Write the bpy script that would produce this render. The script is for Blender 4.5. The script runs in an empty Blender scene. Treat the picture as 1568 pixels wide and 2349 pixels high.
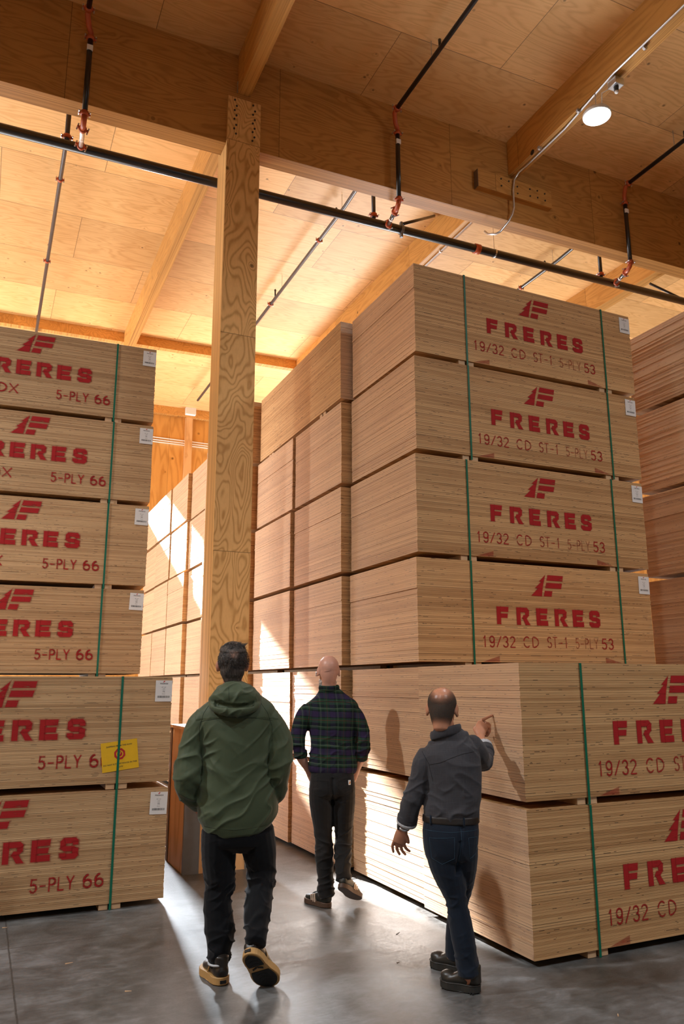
import bpy, bmesh, math, random
from mathutils import Vector, Matrix, noise
random.seed(7)
S = bpy.context.scene
COL = S.collection
PI = math.pi

# ---------------------------------------------------------------- camera
cam = bpy.data.cameras.new('camera'); camo = bpy.data.objects.new('camera', cam); COL.objects.link(camo)
cam.sensor_fit = 'VERTICAL'; cam.sensor_height = 36.0; cam.lens = 1783.5 * 36 / 2349
cR = Vector((0.90990669, -0.41480294, -0.00288863)); cF = Vector((0.4054838, 0.88795265, 0.21707828)); cU = Vector((-0.08747974, -0.19869228, 0.97614992))
M = Matrix((cR, cU, -cF)).transposed().to_4x4(); M.translation = (0, 0, 1.578)
camo.matrix_world = M; cam.clip_start = 0.05; cam.clip_end = 200
S.camera = camo
# ---------------------------------------------------------------- exposure
vs = S.view_settings
vs.view_transform = 'Standard'; vs.look = 'None'; vs.gamma = 1.0; vs.use_curve_mapping = False
vs.exposure = 0.0
S.cycles.diffuse_bounces = 6; S.cycles.glossy_bounces = 3; S.cycles.max_bounces = 10
S.cycles.transparent_max_bounces = 12; S.cycles.sample_clamp_indirect = 6.0; S.cycles.caustics_reflective = False
# ---------------------------------------------------------------- sky, sun and added fill lights
W = bpy.data.worlds.new('sky'); S.world = W; W.use_nodes = True
bg = W.node_tree.nodes['Background']; bg.inputs['Color'].default_value = (0.80, 0.90, 1.0, 1); bg.inputs['Strength'].default_value = 0.6
sun = bpy.data.lights.new('sun', 'SUN'); sun.energy = 100.0; sun.angle = math.radians(1.2); sun.color = (1.0, 0.98, 0.96)
suno = bpy.data.objects.new('sun', sun); COL.objects.link(suno)
sd = Vector((0.185, -1.0, -0.495)).normalized()
def area_light(name, loc, aim, sx, sy, watts, col=(0.93, 0.97, 1.0)):
    """rectangular area light: sky through an opening, and the added fills"""
    l = bpy.data.lights.new(name, 'AREA'); l.shape = 'RECTANGLE'; l.size = sx; l.size_y = sy; l.energy = watts; l.color = col
    o = bpy.data.objects.new(name, l); COL.objects.link(o); o.location = loc
    o.rotation_euler = Vector(aim).to_track_quat('-Z', 'Y').to_euler(); return o
area_light('daylight_side_door', (-8.7, 13.5, 3.2), (1, -0.25, -0.05), 8.8, 4.0, 600)
area_light('ceiling_fill_left', (-8.7, 14.0, 1.6), (0.75, 0, 0.66), 8.8, 3.0, 480, (0.98, 0.98, 1.0))  # added fill aimed up at the back-bay ceiling, like bounce from sunlit ground
area_light('ceiling_fill_back', (-4.9, 18.8, 1.8), (0.60, -0.65, 0.46), 6.8, 3.0, 560, (0.98, 0.98, 1.0))  # added fill at the back wall, tilted up to lift the ceiling
area_light('ceiling_fill_right', (8.5, 18.8, 1.8), (-0.35, -0.62, 0.70), 5.6, 3.0, 1400, (0.98, 0.98, 1.0))  # added fill behind the right-hand row, brightening the ceiling from the right
area_light('hazy_sky_beyond_clerestory', (3.6, 40.0, 17.3), (-0.05, -1.0, -0.46), 3.0, 3.0, 30000, (0.84, 0.92, 1.0))
area_light('front_fill', (1.5, -9.8, 2.6), (0, 1, 0), 8.5, 4.8, 20)  # added fill facing the stacks from behind the camera
suno.rotation_euler = sd.to_track_quat('-Z', 'Y').to_euler(); suno.location = (-4, 40, 20)

# ---------------------------------------------------------------- node helper
class NT:
    def __init__(s, name):
        s.m = bpy.data.materials.new(name); s.m.use_nodes = True
        s.t = s.m.node_tree; s.n = s.t.nodes; s.b = s.n['Principled BSDF']
    def add(s, ty, ins=(), **kw):
        nd = s.n.new(ty)
        for k, v in kw.items(): setattr(nd, k, v)
        for i, v in (ins.items() if isinstance(ins, dict) else enumerate(ins)):
            if v is None: continue
            if isinstance(v, bpy.types.NodeSocket): s.t.links.new(v, nd.inputs[i])
            else: nd.inputs[i].default_value = v
        return nd
    def math(s, op, a, b=None, c=None):
        return s.add('ShaderNodeMath', [a, b, c], operation=op).outputs[0]
    def mix(s, f, a, b, bt='MIX'):
        nd = s.add('ShaderNodeMix', data_type='RGBA', blend_type=bt)
        for k, v in ((0, f), (6, a), (7, b)):
            if isinstance(v, bpy.types.NodeSocket): s.t.links.new(v, nd.inputs[k])
            else: nd.inputs[k].default_value = v if k == 0 or len(v) == 4 else (*v, 1)
        return nd.outputs[2]
    def ramp(s, f, stops, interp='LINEAR'):
        nd = s.add('ShaderNodeValToRGB', [f]); cr = nd.color_ramp; cr.interpolation = interp
        while len(cr.elements) < len(stops): cr.elements.new(0.5)
        for e, (p, c) in zip(cr.elements, stops):
            e.position = p; e.color = (c, c, c, 1) if isinstance(c, (int, float)) else (*c, 1)
        return nd.outputs[0]
    def obj(s):
        return s.add('ShaderNodeTexCoord').outputs['Object']
    def sep(s, v):
        return s.add('ShaderNodeSeparateXYZ', [v]).outputs
    def comb(s, x, y, z):
        return s.add('ShaderNodeCombineXYZ', [x, y, z]).outputs[0]
    def noise(s, v, scale=5.0, detail=2.0, rough=0.5, dist=0.0):
        nd = s.add('ShaderNodeTexNoise'); s.t.links.new(v, nd.inputs['Vector'])
        nd.inputs['Scale'].default_value = scale; nd.inputs['Detail'].default_value = detail
        nd.inputs['Roughness'].default_value = rough; nd.inputs['Distortion'].default_value = dist
        return nd.outputs[0]
    def white(s, v):
        nd = s.add('ShaderNodeTexWhiteNoise', noise_dimensions='3D'); s.t.links.new(v, nd.inputs['Vector']); return nd.outputs[0]
    def rand(s):
        return s.add('ShaderNodeObjectInfo').outputs['Random']
    def bump(s, h, strength=0.3, dist=0.01):
        nd = s.add('ShaderNodeBump'); s.t.links.new(h, nd.inputs['Height']); nd.inputs['Strength'].default_value = strength
        nd.inputs['Distance'].default_value = dist; s.t.links.new(nd.outputs[0], s.b.inputs['Normal'])
    def fin(s, col=None, rough=0.6, metal=0.0, spec=0.5):
        if col is not None:
            if isinstance(col, bpy.types.NodeSocket): s.t.links.new(col, s.b.inputs['Base Color'])
            else: s.b.inputs['Base Color'].default_value = (*col, 1)
        if isinstance(rough, bpy.types.NodeSocket): s.t.links.new(rough, s.b.inputs['Roughness'])
        else: s.b.inputs['Roughness'].default_value = rough
        s.b.inputs['Metallic'].default_value = metal
        s.b.inputs['Specular IOR Level'].default_value = spec
        return s.m

def plain(name, col, rough=0.6, metal=0.0, spec=0.5, vary=0.12, scale=18.0):
    t = NT(name); n = t.noise(t.obj(), scale, 4)
    c = t.mix(n, tuple(x * (1 - vary) for x in col), tuple(min(1, x * (1 + vary)) for x in col))
    return t.fin(c, rough, metal, spec)

# ---------------------------------------------------------------- materials
def plywood_edges(name, thick, light, dark):
    t = NT(name); o = t.obj(); x, y, z = t.sep(o); r = t.rand()
    zt = t.math('DIVIDE', z, thick); fl = t.math('FLOOR', zt); fr = t.math('FRACT', zt)
    along = t.math('ADD', x, t.math('MULTIPLY', y, 1.37))
    seed = t.math('MULTIPLY', r, 91.0)
    wob = t.noise(t.comb(t.math('MULTIPLY', along, 2.0), fl, seed), 1.0, 2)
    fr2 = t.math('ADD', fr, t.math('MULTIPLY', t.math('SUBTRACT', wob, 0.5), 0.10))
    ply = t.ramp(fr2, [(0.0, 0.0), (0.05, 0.10), (0.10, 0.75), (0.22, 0.85), (0.30, 0.35), (0.40, 0.45), (0.46, 0.9), (0.56, 0.8), (0.64, 0.35), (0.74, 0.4), (0.8, 0.85), (0.92, 0.75), (0.97, 0.1), (1.0, 0.0)])
    tone = t.white(t.comb(fl, seed, 3.0))
    fine = t.noise(t.comb(t.math('MULTIPLY', along, 5.0), t.math('MULTIPLY', z, 260.0), seed), 1.0, 3, 0.6)
    broad = t.noise(t.comb(t.math('MULTIPLY', along, 0.8), t.math('MULTIPLY', z, 9.0), seed), 1.0, 2)
    v = t.math('ADD', t.math('MULTIPLY', ply, 0.50), t.math('MULTIPLY', tone, 0.26))
    v = t.math('ADD', v, t.math('MULTIPLY', fine, 0.42))
    v = t.math('ADD', v, t.math('MULTIPLY', t.math('SUBTRACT', broad, 0.5), 0.35))
    mid = tuple((a + b) / 2 for a, b in zip(light, dark))
    c = t.ramp(v, [(0.12, tuple(d * 0.55 for d in dark)), (0.38, dark), (0.62, mid), (0.9, light)])
    # dark core voids: short dashes inside single plies
    cell = t.math('FLOOR', t.math('MULTIPLY', zt, 5.0))
    vn = t.noise(t.comb(t.math('MULTIPLY', along, 14.0), t.math('MULTIPLY', cell, 17.3), seed), 1.0, 1)
    gate = t.white(t.comb(cell, seed, t.math('FLOOR', t.math('MULTIPLY', along, 3.0))))
    vv = t.math('MULTIPLY', t.math('GREATER_THAN', vn, 0.63), t.math('GREATER_THAN', gate, 0.87))
    c = t.mix(t.math('MULTIPLY', vv, 0.9), c, (0.035, 0.022, 0.014))
    # an occasional dark gap between two sheets
    gap = t.math('MULTIPLY', t.math('LESS_THAN', fr, 0.16), t.math('GREATER_THAN', tone, 0.84))
    c = t.mix(t.math('MULTIPLY', gap, 0.75), c, (0.09, 0.055, 0.03))
    # the flat faces of the top and bottom sheets
    nz = t.math('ABSOLUTE', t.sep(t.add('ShaderNodeNewGeometry').outputs['Normal'])[2])
    face = t.ramp(t.noise(t.comb(t.math('MULTIPLY', x, 0.6), t.math('MULTIPLY', y, 7.0), seed), 2.0, 3), [(0.3, dark), (0.7, light)])
    c = t.mix(t.math('GREATER_THAN', nz, 0.7), c, face)
    # daylight's paler, pinker cast on the short (four-foot) sides, mixed into the colour
    nx = t.math('ABSOLUTE', t.sep(t.add('ShaderNodeTexCoord').outputs['Normal'])[0])
    c = t.mix(t.math('MULTIPLY', t.math('GREATER_THAN', nx, 0.7), 0.34), c, (0.72, 0.53, 0.42))
    # bundle to bundle tone
    hs = t.add('ShaderNodeHueSaturation'); t.t.links.new(c, hs.inputs['Color'])
    t.t.links.new(t.math('ADD', t.math('MULTIPLY', r, 0.14), 0.93), hs.inputs['Value'])
    t.bump(v, 0.25, 0.004)
    return t.fin(hs.outputs[0], 0.62, 0, 0.35)

def fir(name, light, dark, grain='X', size=(1e3, 1e3, 1e3), off=(0, 0, 0), edge=None, stripe='Y', rings=26.0, knots=1.0, seam=0.006, rough=0.5, spec=0.3, stagger=0.0, ringw=0.42, kscale=2.6, sharp=2.0, hscale=2.6, stretch=0.16, tonev=0.26):
    """rotary-cut fir plywood: contour grain, knots, sheets with seams; faces whose normal lies on `edge` show ply laminations"""
    t = NT(name); o = t.obj(); X = dict(zip('XYZ', t.sep(o)))
    idx = {}; seams = None
    rows = {}
    for a, s_, of in zip('XYZ', size, off):
        c = X[a]
        if a == 'X' and stagger:
            ry = t.math('FLOOR', t.math('DIVIDE', t.math('SUBTRACT', X['Y'], off[1]), size[1]))
            c = t.math('ADD', c, t.math('MULTIPLY', ry, stagger))
        q = t.math('DIVIDE', t.math('SUBTRACT', c, of), s_)
        idx[a] = t.math('FLOOR', q)
        if s_ < 100:
            f = t.math('FRACT', q)
            d = t.math('MULTIPLY', t.math('MINIMUM', f, t.math('SUBTRACT', 1.0, f)), s_)
            m = t.math('LESS_THAN', d, seam / 2)
            seams = m if seams is None else t.math('MAXIMUM', seams, m)
    cell = t.comb(idx['X'], idx['Y'], idx['Z'])
    wn = t.add('ShaderNodeTexWhiteNoise', noise_dimensions='3D'); t.t.links.new(cell, wn.inputs['Vector'])
    shift = t.add('ShaderNodeVectorMath', [wn.outputs['Color'], (37.0, 53.0, 71.0)], operation='MULTIPLY').outputs[0]
    sc = {'X': (stretch, 1, 1), 'Y': (1, stretch, 1), 'Z': (1, 1, stretch)}[grain]
    p = t.add('ShaderNodeVectorMath', [o, sc], operation='MULTIPLY').outputs[0]
    p = t.add('ShaderNodeVectorMath', [p, shift], operation='ADD').outputs[0]
    p2 = t.add('ShaderNodeVectorMath', [o, shift], operation='ADD').outputs[0]
    h = t.noise(p, hscale, 2, 0.45, 0.35)
    vo = t.add('ShaderNodeTexVoronoi'); vo.inputs['Scale'].default_value = kscale; t.t.links.new(p2, vo.inputs['Vector'])
    pick = t.math('GREATER_THAN', t.sep(vo.outputs['Color'])[0], 0.40)
    if knots:      # the rings sweep round the knots
        bumpk = t.math('MULTIPLY', t.math('MAXIMUM', 0.0, t.math('SUBTRACT', 1.0, t.math('MULTIPLY', vo.outputs['Distance'], 3.2))), pick)
        h = t.math('ADD', h, t.math('MULTIPLY', t.math('POWER', bumpk, 2.0), 0.10))
    ring = t.math('SINE', t.math('MULTIPLY', h, rings * 2 * PI * 0.55))
    ring = t.math('POWER', t.math('ADD', t.math('MULTIPLY', ring, 0.5), 0.5), sharp)
    fib = t.noise(t.add('ShaderNodeVectorMath', [p, (1, 1, 1)], operation='MULTIPLY').outputs[0], 60.0, 3, 0.6)
    brd = t.noise(p2, 0.9, 2)
    v = t.math('ADD', t.math('MULTIPLY', ring, ringw), t.math('MULTIPLY', fib, 0.30))
    v = t.math('ADD', v, t.math('MULTIPLY', brd, 0.5))
    c = t.ramp(v, [(0.25, light), (0.55, tuple(l * 0.6 + d * 0.4 for l, d in zip(light, dark))), (0.95, dark)])
    if knots:
        kn = t.math('LESS_THAN', vo.outputs['Distance'], 0.055 * knots)
        ko = t.math('MULTIPLY', t.math('LESS_THAN', vo.outputs['Distance'], 0.095 * knots), 0.45)
        c = t.mix(t.math('MULTIPLY', t.math('MAXIMUM', t.math('MULTIPLY', kn, 0.85), ko), pick), c, tuple(d * 0.28 for d in dark))
    tone = t.math('ADD', 1.0 - tonev * 0.55, t.math('MULTIPLY', wn.outputs['Value'], tonev))
    hs = t.add('ShaderNodeHueSaturation'); t.t.links.new(c, hs.inputs['Color']); t.t.links.new(tone, hs.inputs['Value'])
    c = hs.outputs[0]
    if seams is not None:
        c = t.mix(t.math('MULTIPLY', seams, 0.75), c, tuple(d * 0.25 for d in dark))
    if edge:
        nn = t.math('ABSOLUTE', dict(zip('XYZ', t.sep(t.add('ShaderNodeTexCoord').outputs['Normal'])))[edge])
        q = {a: t.math('MULTIPLY', X[a], 110.0 if a == stripe else 0.5) for a in 'XYZ'}
        sn = t.noise(t.comb(q['X'], q['Y'], q['Z']), 0.45, 3, 0.7)
        st = t.ramp(sn, [(0.3, tuple(d * 0.75 for d in dark)), (0.5, tuple((a + b) / 2 for a, b in zip(light, dark))), (0.68, light)])
        c = t.mix(t.math('GREATER_THAN', nn, 0.7), c, st)
    t.bump(v, 0.12, 0.003)
    return t.fin(c, rough, 0, spec)

M_EDGE_R = plywood_edges('plywood_edge_thick', 0.811 / 53, (0.73, 0.455, 0.215), (0.33, 0.163, 0.058))
M_EDGE_L = plywood_edges('plywood_edge_thin', 0.778 / 66, (0.70, 0.475, 0.255), (0.32, 0.175, 0.075))
LT, DK = (0.64, 0.335, 0.095), (0.35, 0.155, 0.033)
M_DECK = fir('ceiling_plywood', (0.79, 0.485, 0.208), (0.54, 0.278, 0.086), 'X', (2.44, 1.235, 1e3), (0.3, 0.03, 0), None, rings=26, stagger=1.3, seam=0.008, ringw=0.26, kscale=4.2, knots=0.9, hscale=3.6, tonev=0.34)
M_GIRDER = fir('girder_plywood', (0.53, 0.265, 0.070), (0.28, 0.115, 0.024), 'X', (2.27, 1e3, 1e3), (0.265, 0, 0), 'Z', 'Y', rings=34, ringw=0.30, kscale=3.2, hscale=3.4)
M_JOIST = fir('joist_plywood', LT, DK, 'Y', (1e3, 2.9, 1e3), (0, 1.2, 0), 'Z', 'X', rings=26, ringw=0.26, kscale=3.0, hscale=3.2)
M_COLUMN = fir('column_plywood', (0.82, 0.515, 0.205), (0.46, 0.232, 0.060), 'Z', (1e3, 1e3, 2.26), (0, 0, 0.577), 'X', 'Y', rings=46, knots=1.1, ringw=0.40, sharp=2.6, hscale=2.7, stretch=0.33, kscale=4.0, tonev=0.16)
M_WALL = fir('wall_plywood', (0.72, 0.40, 0.12), (0.52, 0.25, 0.06), 'Z', (1.22, 1e3, 1e3), (0.2, 0, 0), None, rings=14)
M_GUARD = fir('guard_plywood', (0.74, 0.47, 0.23), (0.52, 0.28, 0.11), 'Z', rings=10, knots=0.7)
M_BLOCK = plain('raw_lumber', (0.60, 0.40, 0.23), 0.7, vary=0.2, scale=30)
M_BLACK = plain('black_pipe_paint', (0.010, 0.010, 0.011), 0.28, 0.0, 0.6)
M_STEEL = plain('galvanised_steel', (0.62, 0.63, 0.65), 0.35, 0.9)
M_DSTEEL = plain('grey_painted_steel', (0.16, 0.17, 0.18), 0.5, 0.3)
M_PIPE = plain('bare_steel_pipe', (0.085, 0.08, 0.08), 0.35, 0.5)
M_BROWNST = plain('brown_steel', (0.16, 0.12, 0.10), 0.5, 0.2)
M_ORANGE = plain('orange_coupling_paint', (0.42, 0.075, 0.02), 0.4)
M_WHITE = plain('white_plastic', (0.80, 0.80, 0.80), 0.45, vary=0.03)
M_STRAP = plain('green_strap', (0.0, 0.135, 0.075), 0.35, vary=0.2)
M_YELLOW = plain('yellow_paper', (0.80, 0.48, 0.01), 0.55, vary=0.06)
M_PAPER = plain('label_paper', (0.78, 0.78, 0.77), 0.5, vary=0.03)
M_INK = plain('black_ink', (0.03, 0.03, 0.03), 0.6)
M_REDINK = plain('red_ink', (0.50, 0.015, 0.02), 0.6)
M_BOLT = plain('dark_bolt', (0.02, 0.015, 0.012), 0.5)

def paint_mat(name, wear):
    """stencil paint on ply edges; vertex colour alpha is the overspray, wear lets the wood through"""
    t = NT(name); o = t.obj(); x, y, z = t.sep(o)
    n1 = t.noise(t.comb(t.math('MULTIPLY', x, 14.0), t.math('MULTIPLY', z, 330.0), 0.0), 1.0, 2)
    n2 = t.noise(o, 14.0, 3)
    a = t.ramp(t.math('ADD', t.math('MULTIPLY', n1, 0.7), t.math('MULTIPLY', n2, 0.6)), [(0.42 - 0.2 + wear, 0.25), (0.62 - 0.2 + wear, 1.0)])
    va = t.add('ShaderNodeVertexColor', layer_name='spray')
    al = t.math('MULTIPLY', a, va.outputs['Color'])
    c = t.mix(n1, (0.29, 0.010, 0.013), (0.46, 0.024, 0.024))
    t.fin(c, 0.7, 0, 0.2)
    t.t.links.new(al, t.b.inputs['Alpha'])
    return t.m
M_PAINT = paint_mat('red_stencil_paint', 0.13)
M_PAINTF = paint_mat('red_stencil_paint_faded', 0.24)

def floor_mat():
    t = NT('polished_concrete'); o = t.obj(); x, y, z = t.sep(o)
    n1 = t.noise(o, 0.7, 4, 0.6, 0.4); n2 = t.noise(o, 5.0, 5, 0.65, 0.6); n3 = t.noise(t.comb(t.math('MULTIPLY', x, 1.0), t.math('MULTIPLY', y, 3.0), 0.0), 9.0, 5, 0.7, 1.0)
    n4 = t.noise(o, 70.0, 4, 0.7)
    v = t.math('ADD', t.math('MULTIPLY', n1, 0.42), t.math('ADD', t.math('MULTIPLY', n2, 0.30), t.math('ADD', t.math('MULTIPLY', n3, 0.22), t.math('MULTIPLY', n4, 0.14))))
    c = t.ramp(v, [(0.42, (0.034, 0.033, 0.031)), (0.53, (0.095, 0.095, 0.092)), (0.65, (0.205, 0.21, 0.213))])
    spots = t.noise(o, 38.0, 4, 0.7)
    c = t.mix(t.ramp(spots, [(0.64, 0.0), (0.72, 0.7)]), c, (0.075, 0.062, 0.05))
    def line(c_, pos, sp):
        q = t.math('DIVIDE', t.math('SUBTRACT', c_, pos), sp); f = t.math('FRACT', q)
        return t.math('LESS_THAN', t.math('MULTIPLY', t.math('MINIMUM', f, t.math('SUBTRACT', 1.0, f)), sp), 0.005)
    wv = t.math('MULTIPLY', t.math('SUBTRACT', n2, 0.5), 0.012)
    j = t.math('MAXIMUM', line(t.math('ADD', y, wv), 5.63, 3.8), line(t.math('ADD', x, wv), 0.31, 3.8))
    c = t.mix(t.math('MULTIPLY', j, 0.75), c, (0.035, 0.033, 0.03))
    t.bump(t.math('ADD', v, t.math('MULTIPLY', j, -1.0)), 0.06, 0.004)
    return t.fin(c, t.ramp(t.math('ADD', v, t.math('MULTIPLY', t.math('SUBTRACT', n4, 0.5), 0.6)), [(0.35, 0.30), (0.70, 0.55)]), 0, 0.5)
M_FLOOR = floor_mat()

# ---------------------------------------------------------------- mesh helper
class MB:
    def __init__(s): s.bm = bmesh.new()
    def box(s, a, b, bev=0.0):
        vs_ = [s.bm.verts.new((a[0] if i & 1 == 0 else b[0], a[1] if i & 2 == 0 else b[1], a[2] if i & 4 == 0 else b[2])) for i in range(8)]
        fs = [s.bm.faces.new([vs_[i] for i in f]) for f in ((0, 2, 3, 1), (4, 5, 7, 6), (0, 1, 5, 4), (2, 6, 7, 3), (0, 4, 6, 2), (1, 3, 7, 5))]
        if bev:
            es = set(e for f in fs for e in f.edges)
            bmesh.ops.bevel(s.bm, geom=list(es), offset=bev, segments=2, affect='EDGES', profile=0.7)
        return s
    def hexa(s, pts):
        v = [s.bm.verts.new(p) for p in pts]
        for f in ((3, 2, 1, 0), (4, 5, 6, 7), (0, 1, 5, 4), (1, 2, 6, 5), (2, 3, 7, 6), (3, 0, 4, 7)): s.bm.faces.new([v[i] for i in f])
        return s
    def prism(s, poly, axis, a, b):
        """extrude a 2D polygon along an axis between a and b"""
        def P(u, w, k): return {'x': (k, u, w), 'y': (u, k, w), 'z': (u, w, k)}[axis]
        A = [s.bm.verts.new(P(u, w, a)) for u, w in poly]; B = [s.bm.verts.new(P(u, w, b)) for u, w in poly]
        n = len(poly); s.bm.faces.new(A); s.bm.faces.new(B[::-1])
        for i in range(n): s.bm.faces.new((A[i], B[i], B[(i + 1) % n], A[(i + 1) % n]))
        return s
    def tube(s, pts, r, n=12, caps=True):
        pts = [Vector(p) for p in pts]; rs = r if isinstance(r, (list, tuple)) else [r] * len(pts)
        rings = []; up = None
        for i, p in enumerate(pts):
            d = (pts[min(i + 1, len(pts) - 1)] - pts[max(i - 1, 0)]).normalized()
            if up is None: up = d.orthogonal().normalized()
            up = (up - d * up.dot(d)).normalized(); w = d.cross(up)
            rings.append([s.bm.verts.new(p + (up * math.cos(2 * PI * k / n) + w * math.sin(2 * PI * k / n)) * rs[i]) for k in range(n)])
        for A, B in zip(rings, rings[1:]):
            for k in range(n): s.bm.faces.new((A[k], A[(k + 1) % n], B[(k + 1) % n], B[k]))
        if caps: s.bm.faces.new(rings[0][::-1]); s.bm.faces.new(rings[-1])
        return s
    def lathe(s, prof, c=(0, 0, 0), n=32):
        c = Vector(c); rings = []
        for r, z in prof:
            rings.append([s.bm.verts.new(c + Vector((r * math.cos(2 * PI * k / n), r * math.sin(2 * PI * k / n), z))) for k in range(n)] if r > 1e-6 else [s.bm.verts.new(c + Vector((0, 0, z)))])
        for A, B in zip(rings, rings[1:]):
            for k in range(n):
                q = [A[k % len(A)], A[(k + 1) % len(A)], B[(k + 1) % len(B)], B[k % len(B)]]
                q = [v for i, v in enumerate(q) if v not in q[:i]]
                if len(q) > 2: s.bm.faces.new(q)
        return s
    def ball(s, c, r, sc=(1, 1, 1), seg=16):
        g = bmesh.ops.create_uvsphere(s.bm, u_segments=seg, v_segments=max(6, seg // 2), radius=r)
        for v in g['verts']: v.co = Vector((v.co.x * sc[0], v.co.y * sc[1], v.co.z * sc[2])) + Vector(c)
        return s
    def mesh(s, name, smooth=False):
        bmesh.ops.recalc_face_normals(s.bm, faces=s.bm.faces)
        me = bpy.data.meshes.new(name); s.bm.to_mesh(me); s.bm.free()
        if smooth:
            for p in me.polygons: p.use_smooth = True
        return me
    def build(s, name, mat, parent=None, smooth=False, loc=None):
        return link(name, s.mesh(name, smooth), mat, parent, loc)

def link(name, me, mat=None, parent=None, loc=None, rot=None):
    if mat is not None and not me.materials: me.materials.append(mat)
    o = bpy.data.objects.new(name, me); COL.objects.link(o)
    if parent: o.parent = parent
    if loc: o.location = loc
    if rot: o.rotation_euler = rot
    return o
def tag(o, label, cat, group=None):
    o['label'] = label; o['category'] = cat
    if group: o['group'] = group
    return o
def thing(name, label, cat, loc=(0, 0, 0), rz=0.0, group=None):
    o = bpy.data.objects.new(name, None); COL.objects.link(o); o.location = loc; o.rotation_euler = (0, 0, rz)
    o.empty_display_size = 0.1
    return tag(o, label, cat, group)
def struct(o):
    o['kind'] = 'structure'; return o

# ---------------------------------------------------------------- the setting
SL = 0.0145                                   # the roof falls gently along X
def deck(x): return 8.455 + SL * x
struct(MB().box((-9, -10, -0.2), (17, 19.4, 0)).build('floor', M_FLOOR))
def sloped(x0, x1, y0, y1, d0, d1):
    """box hanging between offsets d0..d1 from the sloped deck"""
    return MB().hexa([(x0, y0, deck(x0) + d0), (x1, y0, deck(x1) + d0), (x1, y1, deck(x1) + d0), (x0, y1, deck(x0) + d0),
                      (x0, y0, deck(x0) + d1), (x1, y0, deck(x1) + d1), (x1, y1, deck(x1) + d1), (x0, y1, deck(x0) + d1)])
struct(sloped(-9, 17, -10, 19.4, 0.0, 0.2).build('ceiling', M_DECK))
struct(MB().box((16.8, -10, 0), (17, 19.4, 8.9)).build('wall_right', M_WALL))
# left wall, with tall dock doorways towards the back bay
lw = MB()
lw.box((-9, -10, 0), (-8.8, 9.5, 8.4)); lw.box((-9, 18.5, 0), (-8.8, 19.4, 8.4)); lw.box((-9, 9.5, 5.2), (-8.8, 18.5, 8.4))
struct(lw.build('wall_left', M_WALL))
fw = MB(); fw.box((-9, -10.2, 0), (-3, -10, 8.8)); fw.box((6, -10.2, 0), (17, -10, 8.8)); fw.box((-3, -10.2, 5.0), (6, -10, 8.8))  # unseen wall; its opening is sized to control the front light
struct(fw.build('wall_front', M_WALL))
# back wall with a long clerestory left of the aisle, and dock openings added to brighten the ceiling
WX0, WX1, WZ0, WZ1 = 0.35, 3.30, 6.30, 7.40
DX0, DX1, DZ1 = -8.6, -1.3, 5.6
bw = MB()
bw.box((-9, 19.0, WZ1), (17, 19.2, 8.72)); bw.box((WX1, 19.0, 0), (5.6, 19.2, WZ1)); bw.box((5.6, 19.0, 4.6), (11.4, 19.2, WZ1)); bw.box((11.4, 19.0, 0), (17, 19.2, WZ1))
bw.box((-9, 19.0, DZ1), (WX1, 19.2, WZ0)); bw.box((DX1, 19.0, 0), (WX1, 19.2, DZ1)); bw.box((-9, 19.0, 0), (DX0, 19.2, DZ1))
bw.box((-9, 19.0, WZ0), (WX0, 19.2, WZ1))
struct(bw.build('wall_back', M_WALL))
struct(MB().box((WX1, 18.86, 8.30), (16.8, 19.0, 8.52)).build('trim_1', M_JOIST))
struct(MB().box((4.24, 18.88, 0), (4.42, 19.0, 8.30)).build('trim_2', M_GUARD))

# girder, cross purlin, joists
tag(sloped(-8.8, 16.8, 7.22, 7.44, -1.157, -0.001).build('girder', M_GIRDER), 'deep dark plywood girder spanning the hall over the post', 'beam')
tag(sloped(-8.8, 16.8, 14.93, 15.07, -0.20, -0.001).build('cross_beam', M_JOIST), 'slim orange cross beam under the far bright ceiling', 'beam')
def joist(x, y0, y1, label, w=0.145, d=0.50):
    return tag(sloped(x - w / 2, x + w / 2, y0, y1, -d, -0.001).build('joist', M_JOIST), label, 'beam', 'ceiling joists')
joist(2.11, -9.9, 7.215, 'dark joist resting on top of the wooden post')
joist(5.76, -9.9, 7.215, 'joist beside the round lamp, conduit along its underside')
joist(2.11, 7.445, 14.92, 'bright orange joist running into the depth left of the post')
joist(5.80, 7.445, 14.92, 'bright joist with white conduit, above the tall central stack', 0.15)
joist(9.48, 7.445, 14.92, 'bright wide joist above the top right of the central stack', 0.2)
joist(9.45, -9.9, 7.215, 'joist above the far right of the hall, outside the view', 0.15)
joist(-1.55, -9.9, 7.215, 'joist above the left of the hall, outside the view', 0.15)

# the post with its plates and bolts
post = thing('post', 'tall square wooden post with bold grain standing in the aisle', 'column', (1.925, 7.18, 0))
MB().box((0, 0.04, 0), (0.375, 0.345, 7.318), 0.004).build('core', M_COLUMN, post)
MB().box((0, 0, 0), (0.375, 0.04, 7.90), 0.003).build('front_plate', M_COLUMN, post)
MB().box((0, 0.262, 7.318), (0.375, 0.345, 7.90), 0.003).build('back_plate', M_COLUMN, post)
def bolt(parent, p, d=(0, -1, 0), r=0.011):
    d = Vector(d); MB().tube([Vector(p), Vector(p) + d * 0.008], r, 8).build('bolt', M_BOLT, parent)
for i, z in enumerate((7.86, 7.79, 7.73, 7.67, 7.62, 7.55, 7.50, 7.44)): bolt(post, (0.075 + 0.022 * (i % 2), 0, z))
for i, z in enumerate((7.86, 7.79, 7.74, 7.68, 7.63, 7.57, 7.52, 7.46, 7.41)): bolt(post, (0.285 + 0.022 * (i % 2), 0, z))

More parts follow.
